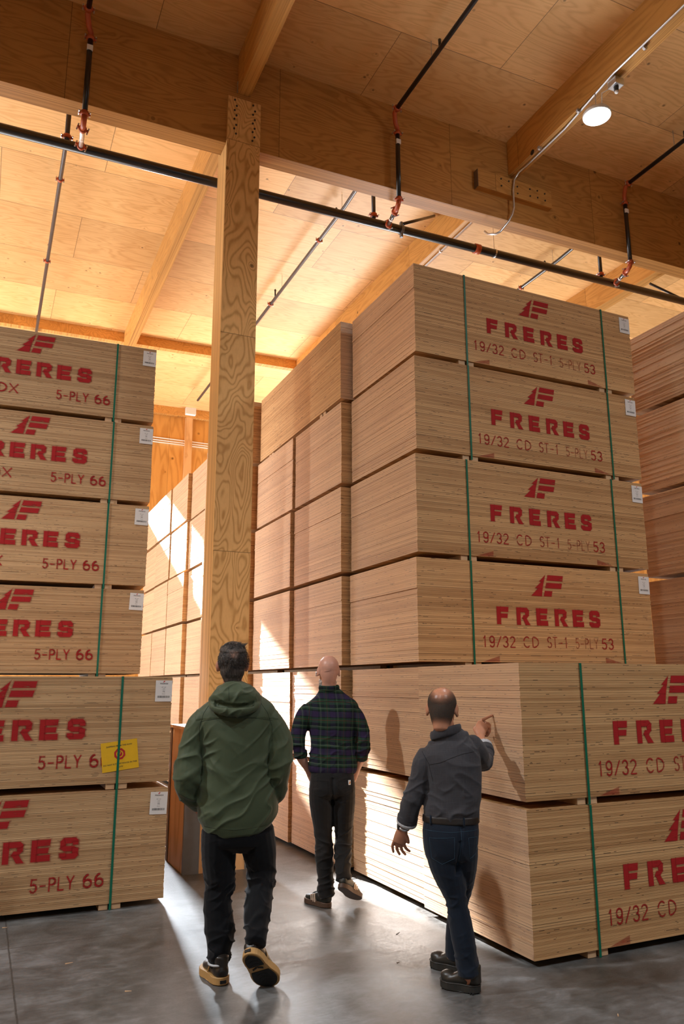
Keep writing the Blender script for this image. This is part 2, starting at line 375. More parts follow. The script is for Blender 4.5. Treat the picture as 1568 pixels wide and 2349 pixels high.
ledger = thing('ledger_block', 'short wooden ledger bolted to the girder under the lamp joist', 'bracket', (5.15, 7.22, 7.68))
MB().box((0, -0.09, 0), (1.15, -0.0005, 0.25), 0.004).build('board', M_GIRDER, ledger)
MB().box((-0.004, -0.088, 0.002), (-0.0002, -0.002, 0.248)).build('end_grain', M_BROWNST, ledger)
for x, z in ((0.35, 0.2), (0.35, 0.1), (0.47, 0.2), (0.6, 0.16), (0.6, 0.06), (0.8, 0.18), (0.8, 0.08), (0.92, 0.19), (0.92, 0.09), (1.04, 0.18), (1.04, 0.08)): bolt(ledger, (x, -0.09, z))
hg = thing('joist_hanger', 'thin steel edge of the hanger beside the joist over the post', 'bracket', (2.03, 7.2, 7.97))
MB().box((0, 0, 0.02), (0.008, 0.015, 0.16)).build('plate', M_STEEL, hg)
hole = tag(MB().tube([(5.686, 6.72, 8.04), (5.683, 6.72, 8.04)], 0.035, 14).build('grommet', M_BOLT), 'small dark oval hole cover on the lamp joist side', 'grommet')

# guard around the foot of the post
gd = thing('column_guard', 'waist-high plywood and steel guard around the post foot', 'guard', (1.70, 7.03, 0))
gw, gl, gh = 0.72, 0.70, 1.19
pl = MB(); pl.box((0.02, 0.02, 0), (gw - 0.02, 0.06, gh)); pl.build('front_panel', M_GUARD, gd)
pl = MB(); pl.box((0.02, 0.0605, 0), (0.06, gl - 0.0605, gh)); pl.build('side_panel', M_GUARD, gd)
pl = MB(); pl.box((gw - 0.06, 0.0605, 0), (gw - 0.02, gl - 0.0605, gh)); pl.build('side_panel', M_GUARD, gd)
pl = MB(); pl.box((0.02, gl - 0.06, 0), (gw - 0.02, gl - 0.02, gh)); pl.build('back_panel', M_GUARD, gd)
cp = MB()
for a, b in (((0, 0, gh), (gw, 0.145, gh + 0.025)), ((0, 0.5, gh), (gw, gl, gh + 0.025)), ((0, 0.145, gh), (0.22, 0.5, gh + 0.025)), ((0.602, 0.145, gh), (gw, 0.5, gh + 0.025))): cp.box(a, b)
cp.build('cap', M_GUARD, gd)
MB().prism([(0.014, 0.014), (0.155, 0.014), (0.155, 0.019), (0.019, 0.019), (0.019, 0.05), (0.014, 0.05)], 'z', 0.0, gh - 0.005).build('corner_angle', M_DSTEEL, gd)
MB().prism([(gw - 0.014, 0.014), (gw - 0.155, 0.014), (gw - 0.155, 0.019), (gw - 0.019, 0.019), (gw - 0.019, 0.15), (gw - 0.014, 0.15)], 'z', 0.0, gh - 0.005).build('corner_angle', M_DSTEEL, gd)
MB().prism([(0.012, gl - 0.08), (0.018, gl - 0.08), (0.018, gl - 0.014), (0.1, gl - 0.014), (0.1, gl - 0.008), (0.012, gl - 0.008)], 'z', 0.0, gh - 0.005).build('corner_angle', M_BROWNST, gd)

# ---------------------------------------------------------------- stencil lettering
class Paint:
    """flat painted shapes in the front plane (x right, z up), each with an overspray rim"""
    def __init__(s, halo=0.0): s.v = []; s.f = []; s.a = []; s.h = halo; s.k = 0
    def poly(s, pts, alpha=1.0):
        y = -0.0028 - 0.00004 * (s.k % 14); s.k += 1
        n = len(pts); b = len(s.v)
        ar = sum(pts[i][0] * pts[(i + 1) % n][1] - pts[(i + 1) % n][0] * pts[i][1] for i in range(n))
        if ar < 0: pts = pts[::-1]
        s.v += [(p[0], y, p[1]) for p in pts]; s.a += [alpha] * n; s.f.append(list(range(b, b + n)))
        if s.h:
            out = []
            for i in range(n):
                p0, p1, p2 = (Vector(pts[i - 1]), Vector(pts[i]), Vector(pts[(i + 1) % n]))
                e1 = (p1 - p0).normalized(); e2 = (p2 - p1).normalized()
                nn = Vector((e1.y + e2.y, -e1.x - e2.x)); nn = nn.normalized() if nn.length > 1e-6 else Vector((e1.y, -e1.x))
                k = max(0.4, nn.dot(Vector((e1.y, -e1.x))))
                q = p1 + nn * (s.h / k); out.append((q.x, y + 0.00002, q.y))
            c = len(s.v); s.v += [(p[0], y + 0.00002, p[1]) for p in pts] + out; s.a += [0.38 * alpha] * n + [0.0] * n
            for i in range(n):
                j = (i + 1) % n; s.f.append([c + i, c + n + i, c + n + j, c + j])
        return s
    def line(s, pts, w, alpha=1.0):
        for p, q in zip(pts, pts[1:]):
            p, q = Vector(p), Vector(q); d = (q - p)
            if d.length < 1e-6: continue
            d.normalize(); n = Vector((-d.y, d.x)) * (w / 2); e = d * (w * 0.32)
            s.poly([tuple(p - e - n), tuple(q + e - n), tuple(q + e + n), tuple(p - e + n)], alpha)
        return s
    def mesh(s, name):
        me = bpy.data.meshes.new(name); me.from_pydata(s.v, [], s.f)
        at = me.color_attributes.new('spray', 'FLOAT_COLOR', 'POINT')
        for i, a in enumerate(s.a): at.data[i].color = (a, a, a, 1)
        return me
def big_letter(P, ch, x, z, w, h, t=0.040):
    R = lambda a, b, c, d: P.poly([(x + a, z + b), (x + c, z + b), (x + c, z + d), (x + a, z + d)])
    if ch in 'FE':
        R(0, 0, t, h)
        P.poly([(x + t, z + h - 0.040), (x + w - 0.004, z + h - 0.040), (x + w, z + h), (x + t, z + h)])
        P.poly([(x + t, z + h * 0.37), (x + w * 0.88, z + h * 0.37), (x + w * 0.92, z + h * 0.37 + 0.034), (x + t, z + h * 0.37 + 0.034)])
        if ch == 'E': P.poly([(x + t, z), (x + w, z), (x + w, z + 0.040), (x + t, z + 0.040)])
    elif ch == 'R':
        R(0, 0, t, h)
        P.poly([(x + t, z + h - 0.038), (x + w - 0.02, z + h - 0.038), (x + w, z + h - 0.022), (x + w - 0.022, z + h), (x + t, z + h)])
        P.poly([(x + w - t, z + h * 0.50), (x + w - 0.004, z + h * 0.54), (x + w, z + h - 0.024), (x + w - 0.012, z + h - 0.02), (x + w - t, z + h - 0.038)])
        P.poly([(x + t + 0.012, z + h * 0.36), (x + w - 0.03, z + h * 0.36), (x + w - 0.006, z + h * 0.54), (x + t + 0.030, z + h * 0.57)])
        P.poly([(x + t + 0.020, z + h * 0.38), (x + w - 0.03, z + h * 0.38), (x + w + 0.008, z), (x + w - t, z)])
    elif ch == 'S':
        P.poly([(x + 0.022, z + h), (x + 0.002, z + h - 0.02), (x + 0.002, z + h * 0.5), (x + t, z + h * 0.46), (x + t, z + h - 0.036), (x + w - 0.03, z + h)])
        P.poly([(x + t, z + h - 0.036), (x + w - 0.002, z + h - 0.036), (x + w - 0.002, z + h - 0.018), (x + w - 0.02, z + h), (x + 0.03, z + h)])
        R(w - t, h * 0.66, w - 0.002, h - 0.03)
        P.poly([(x + 0.004, z + h * 0.52), (x + 0.03, z + h * 0.38), (x + w - 0.02, z + h * 0.36), (x + w, z + h * 0.46), (x + w - 0.03, z + h * 0.60), (x + 0.03, z + h * 0.62)])
        R(w - t, 0.025, w, h * 0.5)
        P.poly([(x, z + 0.036), (x, z + 0.018), (x + 0.02, z), (x + w - 0.02, z), (x + w, z + 0.02), (x + w - 0.01, z + 0.038)])
        R(0, 0.02, t, h * 0.30)
def tree_logo(P, x, z, sx=1.0, sz=1.0):
    q = lambda L: [(x + a * sx, z + b * sz) for a, b in L]
    P.poly(q([(0.0, 0.0), (0.110, 0.0), (0.122, 0.070), (0.076, 0.068)]))
    P.poly(q([(0.043, 0.066), (0.121, 0.066), (0.138, 0.128), (0.115, 0.126)]))
    P.poly(q([(0.088, 0.124), (0.137, 0.124), (0.156, 0.182)]))
    P.poly(q([(0.170, 0.137), (0.337, 0.137), (0.346, 0.182), (0.183, 0.182)]))
    P.poly(q([(0.152, 0.072), (0.318, 0.072), (0.331, 0.116), (0.165, 0.116)]))
    P.poly(q([(0.131, 0.002), (0.211, 0.002), (0.223, 0.047), (0.145, 0.047)]))
def arc(cx, cz, rx, rz, a0, a1, n=8):
    return [(cx + rx * math.cos(math.radians(a0 + (a1 - a0) * i / n)), cz + rz * math.sin(math.radians(a0 + (a1 - a0) * i / n))) for i in range(n + 1)]
def strokes(ch):
    """single-line glyphs in a 0.6 x 1 cell"""
    return {'1': [[(0.15, 0.8), (0.3, 1), (0.3, 0)]], '9': [arc(0.3, 0.7, 0.27, 0.3, 10, 170), arc(0.3, 0.7, 0.27, 0.3, 190, 350), [(0.57, 0.72), (0.55, 0.3)], arc(0.3, 0.27, 0.25, 0.27, 0, -150)],
            '/': [[(0.05, 0), (0.55, 1)]], '3': [arc(0.28, 0.74, 0.25, 0.26, 160, -80), arc(0.28, 0.26, 0.28, 0.26, 80, -160)],
            '2': [arc(0.3, 0.73, 0.27, 0.27, 165, -30) + [(0.03, 0.02)], [(0.06, 0.0), (0.58, 0.0)]],
            'C': [arc(0.32, 0.5, 0.30, 0.5, 50, 165), arc(0.32, 0.5, 0.30, 0.5, 195, 310)], 'D': [[(0.05, 0.06), (0.05, 0.94)], arc(0.1, 0.5, 0.48, 0.5, 90, 4), arc(0.1, 0.5, 0.48, 0.5, -4, -90)],
            'S': [arc(0.3, 0.75, 0.26, 0.25, 30, 250), arc(0.3, 0.25, 0.28, 0.26, 75, -150)], 'T': [[(0.0, 1), (0.6, 1)], [(0.3, 0.9), (0.3, 0)]], '-': [[(0.08, 0.45), (0.52, 0.45)]],
            '5': [[(0.52, 1), (0.12, 1), (0.07, 0.56)], arc(0.28, 0.31, 0.28, 0.31, 120, -150)], 'P': [[(0.05, 0), (0.05, 0.9)], [(0.05, 1), (0.34, 1)], arc(0.3, 0.74, 0.27, 0.26, 85, -85), [(0.12, 0.48), (0.3, 0.48)]],
            'L': [[(0.05, 1), (0.05, 0.06)], [(0.05, 0), (0.5, 0)]], 'Y': [[(0.0, 1), (0.3, 0.5)], [(0.6, 1), (0.33, 0.55)], [(0.3, 0.42), (0.3, 0)]],
            '6': [arc(0.3, 0.3, 0.27, 0.3, 10, 170), arc(0.3, 0.3, 0.27, 0.3, 190, 350), arc(0.38, 0.5, 0.35, 0.5, 100, 178)], 'X': [[(0.0, 0), (0.6, 1)], [(0.0, 1), (0.6, 0)]], ' ': []}[ch]
def small_text(P, txt, x, z, h, x1, w, alpha=1.0):
    adv = (x1 - x) / (len(txt) - 0.25)
    for i, ch in enumerate(txt):
        for st in strokes(ch):
            P.line([(x + i * adv + px * adv * 1.22, z + pz * h) for px, pz in st], w, alpha)
def wedge(P, x, w, flip):
    pts = [(x, 0.004), (x + w, 0.004), (x + w, 0.05)] if not flip else [(x, 0.004), (x + w, 0.004), (x, 0.05)]
    P.poly(pts, 0.45)
def print_right():
    P = Paint(0.007); G = Paint(0.007)
    tree_logo(G, 1.07, 0.552)
    for ch, x in zip('FRERES', (0.710, 0.908, 1.110, 1.303, 1.496, 1.678)): big_letter(P, ch, x, 0.306, 0.128 if ch == 'R' else 0.118, 0.142)
    marks = []
    def word(name, txt, x, z, h, x1, w, al=1.0):
        F = Paint(0.004); small_text(F, txt, x, z, h, x1, w, al); marks.append(F.mesh(name))
    word('thickness_mark', '19/32', 0.56, 0.122, 0.084, 0.88, 0.0072); word('grade_mark', 'CD', 0.965, 0.124, 0.084, 1.12, 0.0066)
    word('span_mark', 'ST-1', 1.21, 0.126, 0.084, 1.43, 0.0066, 0.8); word('ply_mark', '5-PLY', 1.51, 0.124, 0.082, 1.755, 0.0066, 0.55); word('count_mark', '53', 1.80, 0.122, 0.086, 1.93, 0.0085)
    for x, w, f in ((0.56, 0.16, False), (1.83, 0.18, True)):
        F = Paint(0.003); wedge(F, x, w, f); marks.append(F.mesh('paint_wedge'))
    return P.mesh('stencil_lettering'), marks, G.mesh('stencil_emblem')
def print_left():
    P = Paint(0.013); G = Paint(0.013)
    tree_logo(G, 1.13, 0.560, 0.95)
    for ch, x in zip('FRERES', (0.76, 0.95, 1.135, 1.315, 1.500, 1.690)): big_letter(P, ch, x, 0.326, 0.132 if ch == 'R' else 0.126, 0.142)
    marks = []
    for name, txt, x, z, x1, w in (('grade_mark', 'CDX', 0.90, 0.132, 1.165, 0.0085), ('ply_mark', '5-PLY', 1.51, 0.126, 1.80, 0.008), ('count_mark', '66', 1.865, 0.126, 2.005, 0.0095)):
        F = Paint(0.007); small_text(F, txt, x, z, 0.084, x1, w); marks.append(F.mesh(name))
    return P.mesh('stencil_lettering'), marks, G.mesh('stencil_emblem')
PR, PRF, PRG = print_right(); PL, PLF, PLG = print_left()
for m_ in (PR, PL, PRG, PLG): m_.materials.append(M_PAINT)
for m_ in PRF + PLF: m_.materials.append(M_PAINTF)

_txt = {}
def text_mesh(body, size, bold=0.0):
    """block lettering as a flat mesh in the x/z plane, centred"""
    cu = bpy.data.curves.new('lettering', 'FONT'); cu.body = body; cu.size = size; cu.align_x = 'CENTER'; cu.align_y = 'CENTER'; cu.offset = bold; cu.resolution_u = 2
    ob = bpy.data.objects.new('lettering', cu); COL.objects.link(ob)
    dg = bpy.context.evaluated_depsgraph_get(); me = bpy.data.meshes.new_from_object(ob.evaluated_get(dg))
    bpy.data.objects.remove(ob); bpy.data.curves.remove(cu)
    me.transform(Matrix.Rotation(PI / 2, 4, 'X')); me.materials.clear()
    return me
def merge_meshes(name, parts, mat):
    bm = bmesh.new()
    for me, off in parts:
        t_ = me.copy(); t_.transform(Matrix.Translation(off)); bm.from_mesh(t_); bpy.data.meshes.remove(t_)
    me = bpy.data.meshes.new(name); bm.to_mesh(me); bm.free(); me.materials.append(mat); return me

# ---------------------------------------------------------------- plywood bundles
W_, D_ = 2.44, 1.22
def sheets_mesh(n, H, seed, jit=0.0008):
    rnd = random.Random(seed); b = MB(); t = H / n; drift = 0
    for i in range(n):
        drift = drift * 0.85 + rnd.gauss(0, jit * 0.6)
        dx, dy = drift + rnd.gauss(0, jit), rnd.uniform(-jit, jit)
        if rnd.random() < 0.04: dx += rnd.uniform(-0.004, 0.004)
        b.box((dx, dy, i * t), (W_ + dx + rnd.gauss(0, jit), D_ + dy, (i + 1) * t - 0.0004))
    return b.mesh('plywood_sheets')
HR, HL, GAP = 0.811, 0.778, 0.0433
SH_R = [sheets_mesh(53, HR, s_) for s_ in (1, 2, 3, 4)]; SH_L = [sheets_mesh(66, HL, s_) for s_ in (11, 12, 13)]
for m_ in SH_R: m_.materials.append(M_EDGE_R)
for m_ in SH_L: m_.materials.append(M_EDGE_L)
def strap_mesh(H):
    b = MB(); w, t, o = 0.0085, 0.0010, 0.0082
    y0, y1, z0, z1 = -o, D_ + o, -GAP + 0.004, H + 0.0003
    b.box((-w, y0 - t, z0), (w, y0, z1 + t)); b.box((-w, y1, z0), (w, y1 + t, z1 + t)); b.box((-w, y0, z1), (w, y1, z1 + t))
    return b.mesh('strap')
ST_R, ST_L = strap_mesh(HR), strap_mesh(HL)
for m_ in (ST_R, ST_L): m_.materials.append(M_STRAP)
RUN = MB().box((-0.032, 0.012, -GAP + 0.0016), (0.032, D_ - 0.012, -0.0003), 0.003).mesh('skid_runner'); RUN.materials.append(M_BLOCK)
TAG = MB().box((-0.064, -0.0005, -0.08), (0.064, 0.0, 0.08)).mesh('paper_label'); TAG.materials.append(M_PAPER)
rb = random.Random(5)
def label_print(thick):
    bars = MB(); x = -0.046
    while x < 0.046:
        w = rb.choice((0.001, 0.0018, 0.003)); bars.box((x, -0.0009, -0.052), (x + w, -0.0007, -0.036)); x += w + rb.choice((0.001, 0.0016, 0.0028))
    bars = bars.mesh('bars')
    v = lambda z: Vector((0, -0.0008, z))
    return merge_meshes('label_print', [(bars, Vector((0, 0, 0))), (text_mesh('F R E R E S', 0.0135, 0.0006), v(0.055)), (text_mesh('48" x 96"', 0.0095), v(0.028)), (text_mesh(thick, 0.009), v(0.016)),
                        (text_mesh('CDX' if thick != '19/32' else 'CD ST-1', 0.009), v(0.005)), (text_mesh('5-Ply', 0.009, 0.0003), v(-0.006)), (text_mesh('53 pcs' if thick == '19/32' else '66 pcs', 0.009), v(-0.022))], M_INK)
LP_R, LP_L = label_print('19/32'), label_print('15/32')
LOGO = MB().prism([(-0.010, 0.066), (0.0, 0.066), (0.010, 0.076), (0.0, 0.076)], 'y', -0.0009, -0.0007).mesh('label_emblem'); LOGO.materials.append(M_REDINK)

LEV = ('lying on the floor', 'second from the floor', 'third from the floor', 'fourth from the floor', 'fifth from the floor', 'topmost, sixth from the floor')
def bundle(x, y, k, kind, label, group, rot=0.0, marks=False, turned=False, dx=0.0, dy=0.0, z=None, sdx=0.0):
    H = HR if kind == 'R' else HL
    z = (k - 1) * (H + GAP) + GAP if z is None else z
    th = thing('plywood_bundle', label, 'plywood bundle', (x + dx, y + dy, z), rot, group)
    if turned: th.rotation_euler = (0, 0, PI / 2)
    sh = (SH_R if kind == 'R' else SH_L); link('sheets', sh[(k * 7 + int(abs(x * 13) + abs(y * 11))) % len(sh)], None, th)
    for xs in (0.475 + sdx, 2.058 + sdx * 0.6):
        if not turned: link('strap', ST_R if kind == 'R' else ST_L, None, th, (xs, 0, 0))
        for q in (-0.045, 0.045): link('skid_runner', RUN, None, th, (xs + q, 0, 0))
    if marks:
        a, b, g = (PR, PRF, PRG) if kind == 'R' else (PL, PLF, PLG)
        j = random.uniform(-0.012, 0.012)
        link('stencil_lettering', a, None, th, (sdx + j, 0, 0)); [link(q_.name.split('.')[0], q_, None, th, (sdx + j, 0, 0)) for q_ in b]; link('stencil_emblem', g, None, th, (sdx + j, 0, 0))
        tg = link('paper_label', TAG, None, th, (2.374, -0.0048, H - 0.11), (0.0, 0.02 + random.uniform(-.02, .02), 0.0))
        tg['label'] = 'white paper label with printed text and bars'
        link('label_print', LP_R if kind == 'R' else LP_L, None, tg); link('label_emblem', LOGO, None, tg)
    return th
# right side, nearest row: two high
for k in (1, 2): bundle(3.003, 3.970, k, 'R', 'red-stencilled plywood bundle at bottom right nearest the camera, ' + ('lying on the floor' if k == 1 else 'upper one the man points at'), 'two-high front pile at right', 0.002, True, dx=-0.004 * (k - 1))
# the tall stack behind it
off2 = {1: (-0.03, -0.06), 2: (-0.03, -0.06), 3: (-0.022, 0), 4: (-0.008, 0), 5: (0.004, 0), 6: (0.018, 0)}
for k in range(1, 7):
    lab = {6: 'topmost red-stencilled bundle of the tall central stack', 5: 'second red-stencilled bundle from the top of the tall central stack', 4: 'third red-stencilled bundle from the top of the tall central stack',
           3: 'lowest fully visible red-stencilled bundle of the tall central stack', 2: 'plain bundle side under the tall central stack, behind the pointing man', 1: 'sunlit bundle on the floor behind the pointing man'}[k]
    bundle(3.070, 5.268, k, 'R', lab, 'tall central stack', 0.004, k >= 3, dx=off2[k][0], dy=off2[k][1], sdx=0.03 * (k % 2) + 0.012 * (k - 3) if k >= 3 else 0)
rowlab = {3: 'row just behind the tall central stack', 4: 'row directly right of the post', 5: 'narrow row touching the right edge of the post', 6: 'row hidden behind the post', 7: 'row just left of the post', 8: 'sunlit row left of the post', 9: 'far row, second beyond the post gap', 10: 'farthest row, beside the left stack'}
rows = {3: (2.972, 6.525, 5), 4: (2.945, 7.775, 5), 5: (2.880, 9.045, 6), 6: (2.93, 10.285, 6), 7: (3.01, 11.52, 6), 8: (2.955, 12.775, 6), 9: (2.94, 14.04, 6), 10: (2.95, 15.30, 6)}
rr = random.Random(3)
for r, (x, y, n) in rows.items():
    for k in range(1, n + 1):
        bundle(x, y, k, 'R', 'plain plywood bundle %s, %s' % (LEV[k - 1] if k < 6 else 'topmost', rowlab[r]), 'right-hand row of plain bundles', 0.0, dx=rr.uniform(-0.012, 0.012) if k > 1 else 0)
bundle(2.972 + D_, 6.530, 6, 'R', 'long crosswise bundle lying on top of the two rows behind the central stack', 'right-hand row of plain bundles', turned=True)
for k in range(1, 7): bundle(5.94, 4.50, k, 'R', 'shaded bundle at the right picture edge, ' + LEV[k - 1], 'shaded stack at far right', 0.0, dx=rr.uniform(-0.01, 0.01))
# left side
for k in (1, 2):
    r_ = -0.0085; x0 = 1.380 - W_ * math.cos(r_); y0 = 6.229 - W_ * math.sin(r_)
    bundle(x0, y0, k, 'L', 'red-stencilled bundle at lower left, ' + ('lying on the floor' if k == 1 else 'upper one carrying the yellow notice'), 'two-high front pile at left', r_, True, dx=0.0, z=GAP if k == 1 else 0.868)
off3 = {1: 0, 2: 0, 3: -0.006, 4: 0.0, 5: 0.002, 6: -0.006}
for k in range(1, 7):
    r_ = -0.046; x0 = 1.343 - W_ * math.cos(r_); y0 = 7.52 - W_ * math.sin(r_)
    lab = {6: 'topmost red-stencilled bundle of the tall left stack', 5: 'second red-stencilled bundle from the top of the tall left stack', 4: 'third red-stencilled bundle from the top of the tall left stack',
           3: 'red-stencilled bundle just above the yellow-notice pile at left', 2: 'hidden bundle behind the yellow-notice pile, upper', 1: 'hidden bundle behind the yellow-notice pile, on the floor'}[k]
    bundle(x0 + 0.02, y0, k, 'L', lab, 'tall left stack', r_, k >= 3, dx=off3[k])

# stacks added out of view to keep back-bay light off the front bay
for c, x in enumerate((-3.70, -6.25, -8.78)):
    for k in range(1, 7): bundle(x, 7.60, k, 'L', 'plain bundle %s, %s added light-blocking stack left of the view' % (LEV[k - 1], ('first', 'second', 'third')[c]), 'added light-blocking stacks left of the view', -0.02, dx=rr.uniform(-0.01, 0.01))

# yellow notice under the strap
ns = thing('notice', 'yellow paper notice with red octagon tucked under green strap', 'notice', (1.0085, 6.2318, 1.066), -0.0085)
ns.rotation_euler = (0, -0.118, -0.0085)
MB().box((-0.133, -0.0047, -0.106), (0.133, -0.0043, 0.106)).build('paper', M_YELLOW, ns)
link('lettering', merge_meshes('lettering', [(text_mesh('SHIPPING FROM THIS ROW', 0.0155, 0.0003), Vector((0, -0.0050, 0.072))), (text_mesh('DO NOT PUT ANY WOOD IN THIS', 0.0155, 0.0003), Vector((0, -0.0050, -0.058))), (text_mesh('ROW', 0.0155, 0.0003), Vector((0, -0.0050, -0.080)))], M_INK), None, ns)
oc = [(0.043 * math.cos(PI / 8 + PI / 4 * i), 0.012 + 0.043 * math.sin(PI / 8 + PI / 4 * i)) for i in range(8)]
em = MB().prism(oc, 'y', -0.0055, -0.0048).build('octagon', M_REDINK, ns)
rg = MB()
for i in range(24):
    a0, a1 = 2 * PI * i / 24, 2 * PI * (i + 1) / 24
    rg.prism([(0.026 * math.cos(a0), 0.012 + 0.026 * math.sin(a0)), (0.026 * math.cos(a1), 0.012 + 0.026 * math.sin(a1)), (0.019 * math.cos(a1), 0.012 + 0.019 * math.sin(a1)), (0.019 * math.cos(a0), 0.012 + 0.019 * math.sin(a0))], 'y', -0.0061, -0.0056)
rg.prism([(-0.016, -0.002), (-0.012, -0.006), (0.012, 0.022), (0.008, 0.026)], 'y', -0.0061, -0.0056)
rg.build('ring_symbol', M_YELLOW, em)

# ---------------------------------------------------------------- sprinkler pipework
def mz(x): return 7.345 + 0.0131 * x
YM = 8.0
mp = thing('sprinkler_main', 'thick black sprinkler main running across under the girder', 'pipe', (0, YM, mz(0)))
def mp_at(x, dy=0, dz=0): return (x, dy, mz(x) - mz(0) + dz)
MB().tube([mp_at(-8.7), mp_at(16.7)], 0.056, 20).build('pipe', M_BLACK, mp, True)
MB().tube([mp_at(5.66), mp_at(5.74)], 0.068, 16).build('coupling', M_ORANGE, mp, True)
cl = MB(); cl.tube([mp_at(4.50), mp_at(4.54)], 0.064, 16); cl.box((4.505, -0.02, 0.10 + mz(4.52) - mz(0) - 0.04), (4.535, 0.02, 0.15 + mz(4.52) - mz(0) - 0.04)); cl.box((4.505, -0.02, mz(4.52) - mz(0) - 0.11), (4.535, 0.02, mz(4.52) - mz(0) - 0.06)); cl.build('clamp', M_DSTEEL, mp)
MB().tube([mp_at(5.98), mp_at(6.0)], 0.062, 16).build('hanger_ring', M_STEEL, mp)
MB().tube([mp_at(5.99, 0, 0.06), (5.99, 0, deck(5.99) - mz(0))], 0.005, 6).build('hanger_rod', M_STEEL, mp)
br = tag(MB().tube([(4.56, 8.0, mz(4.56) + 0.10), (5.66, 9.0, deck(5.66) - 0.02)], 0.021, 10).build('sway_brace', M_BLACK, None, True), 'black diagonal brace rising from the main clamp to the ceiling', 'brace')
br2 = tag(MB().tube([(9.45, 8.5, 8.0), (11.2, 8.35, 7.55)], 0.02, 10).build('sway_brace', M_BLACK, None, True), 'short black brace at the far right above the main', 'brace')
def coupling(parent, p, d, r=0.030):
    """grooved coupling: collar with two bolt lugs"""
    d = Vector(d).normalized(); p = Vector(p); b = MB()
    b.tube([p - d * 0.024, p - d * 0.016, p + d * 0.016, p + d * 0.024], [r * 1.12, r * 1.36, r * 1.36, r * 1.12], 14)
    u = d.cross(Vector((0, 1, 0.2))).normalized()
    for s_ in (-1, 1):
        c = p + u * (r * 1.65 * s_); w = d.cross(u)
        b.tube([c - u * 0.018 * s_, c + u * 0.008 * s_], [0.017, 0.015], 8)
    o = b.build('coupling', M_ORANGE, parent, True)
    for s_ in (-1, 1):
        c = p + u * (r * 1.75 * s_); w = d.cross(u); MB().tube([c - w * 0.034, c + w * 0.034], 0.008, 6).build('coupling_bolt', M_STEEL, o)
XB = (0.40, 4.03, 7.68)
nm = ('leftmost', 'middle', 'rightmost')
for i, x in enumerate(XB):
    # riser to the back bay branch
    xr = (0.355, 4.115, 7.91)[i]; xb = (0.40, 4.17, 7.98)[i]
    t = thing('branch_line', 'long %s sprinkler branch under the bright back ceiling' % ('steel-grey leftmost', 'grey middle', 'black rightmost')[i], 'pipe', (xr, YM, mz(xr)), 0, 'back bay sprinkler branches')
    zc = deck(xb) - 0.25 - mz(xr); e = xb - xr
    MB().tube([(0, 0, 0.05), (0, 0, zc - 0.06), (0.0, 0.02, zc - 0.02), (e * 0.1, 0.07, zc)] + [(e, 1.0, zc), (e + 0.02, 9.5, zc)], 0.027, 12).build('pipe', M_PIPE if i < 2 else M_BLACK, t, True)
    coupling(t, (0, 0, (0.10, 0.11, 0.10)[i]), (0, 0, 1), 0.033)
    for yc in (1.95, 4.2, 7.4): coupling(t, (e, yc, zc), (0, 1, 0), 0.028)
    for yc in (1.30, 3.95, 6.6):
        s_ = MB(); s_.tube([(e, yc, zc + 0.02), (e, yc, zc + 0.12), (e, yc, zc + 0.15), (e, yc, zc + 0.17)], [0.014, 0.014, 0.02, 0.006], 8); s_.build('sprinkler_head', M_BLACK, t, True)
    for yc in (1.1, 3.6, 7.9): MB().tube([(e, yc, zc), (e, yc, zc + 0.25)], 0.004, 6).build('hanger_rod', M_STEEL, t)
    # drop in front of the girder feeding the front bay branch
    xd = (0.46, 4.005, 7.60)[i]; xt = (0.505, 4.32, 8.18)[i]; zd = 7.10 + 0.012 * x; yd = 7.13
    t = thing('drop_pipe', '%s black sprinkler drop in front of the dark girder' % nm[i], 'pipe', (xd, yd, zd), 0, 'front bay sprinkler drops')
    top = deck(xd) - 0.25 - zd
    MB().tube([(0, 0, 0.02), (0, 0, top - 0.20)], 0.028, 12).build('pipe', M_BLACK, t, True)
    MB().box((-0.029, -0.029, top - 0.36), (0.029, -0.01, top - 0.30)).build('sticker', M_PAPER, t)
    coupling(t, (0, 0, top - 0.20), (0, 0, 1), 0.030)
    xo = (-0.05, -0.085, -0.06)[i]
    MB().tube([(0, 0, top - 0.2), (0, 0, top - 0.14), (xo * 0.5, -0.03, top - 0.10), (xo, -0.09, top - 0.02), (xo, -0.15, top)], 0.028, 12).build('elbow', M_ORANGE, t, True)
    coupling(t, (xo, -0.15, top), (0, 1, 0), 0.030)
    MB().tube([(xo, -0.13, top), (xo - 0.02, -16.8, top)], 0.027, 12).build('branch_pipe', M_BLACK, t, True)
    for yc in (-0.95, -4.2, -7.0): MB().tube([(xo, yc, top), (xo, yc, top + 0.25)], 0.005, 6).build('hanger_rod', M_STEEL, t)
    MB().tube([(xo, -1.12, top + 0.02), (xo, -1.12, top + 0.12)], [0.014, 0.018], 8).build('sprinkler_head', M_BLACK, t, True)
    coupling(t, (0, 0, 0.02), (0, 0, 1), 0.030)
    q = (xt - xd, YM - yd, mz(xt) - zd)
    v1 = Vector((0.10 * (xt - xd) + 0.0, 0.16, -0.04)); vq = Vector(q); v2 = v1.lerp(vq, 0.86)
    MB().tube([(0, 0, 0.0), (0, 0.02, -0.04), tuple(v1 * 0.6 + Vector((0, 0, -0.03))), tuple(v1)], 0.029, 12).build('elbow', M_ORANGE, t, True)
    coupling(t, tuple(v1), tuple(vq - v1), 0.030)
    MB().tube([tuple(v1), tuple(vq)], 0.025, 12).build('nipple', M_STEEL if i < 1 else M_BLACK, t, True)
    mid = v1.lerp(vq, 0.45); MB().tube([tuple(mid), tuple(mid + (vq - v1).normalized() * 0.06)], 0.0265, 10).build('sticker', M_PAPER, t)
    coupling(t, tuple(v2), tuple(vq - v1), 0.032)

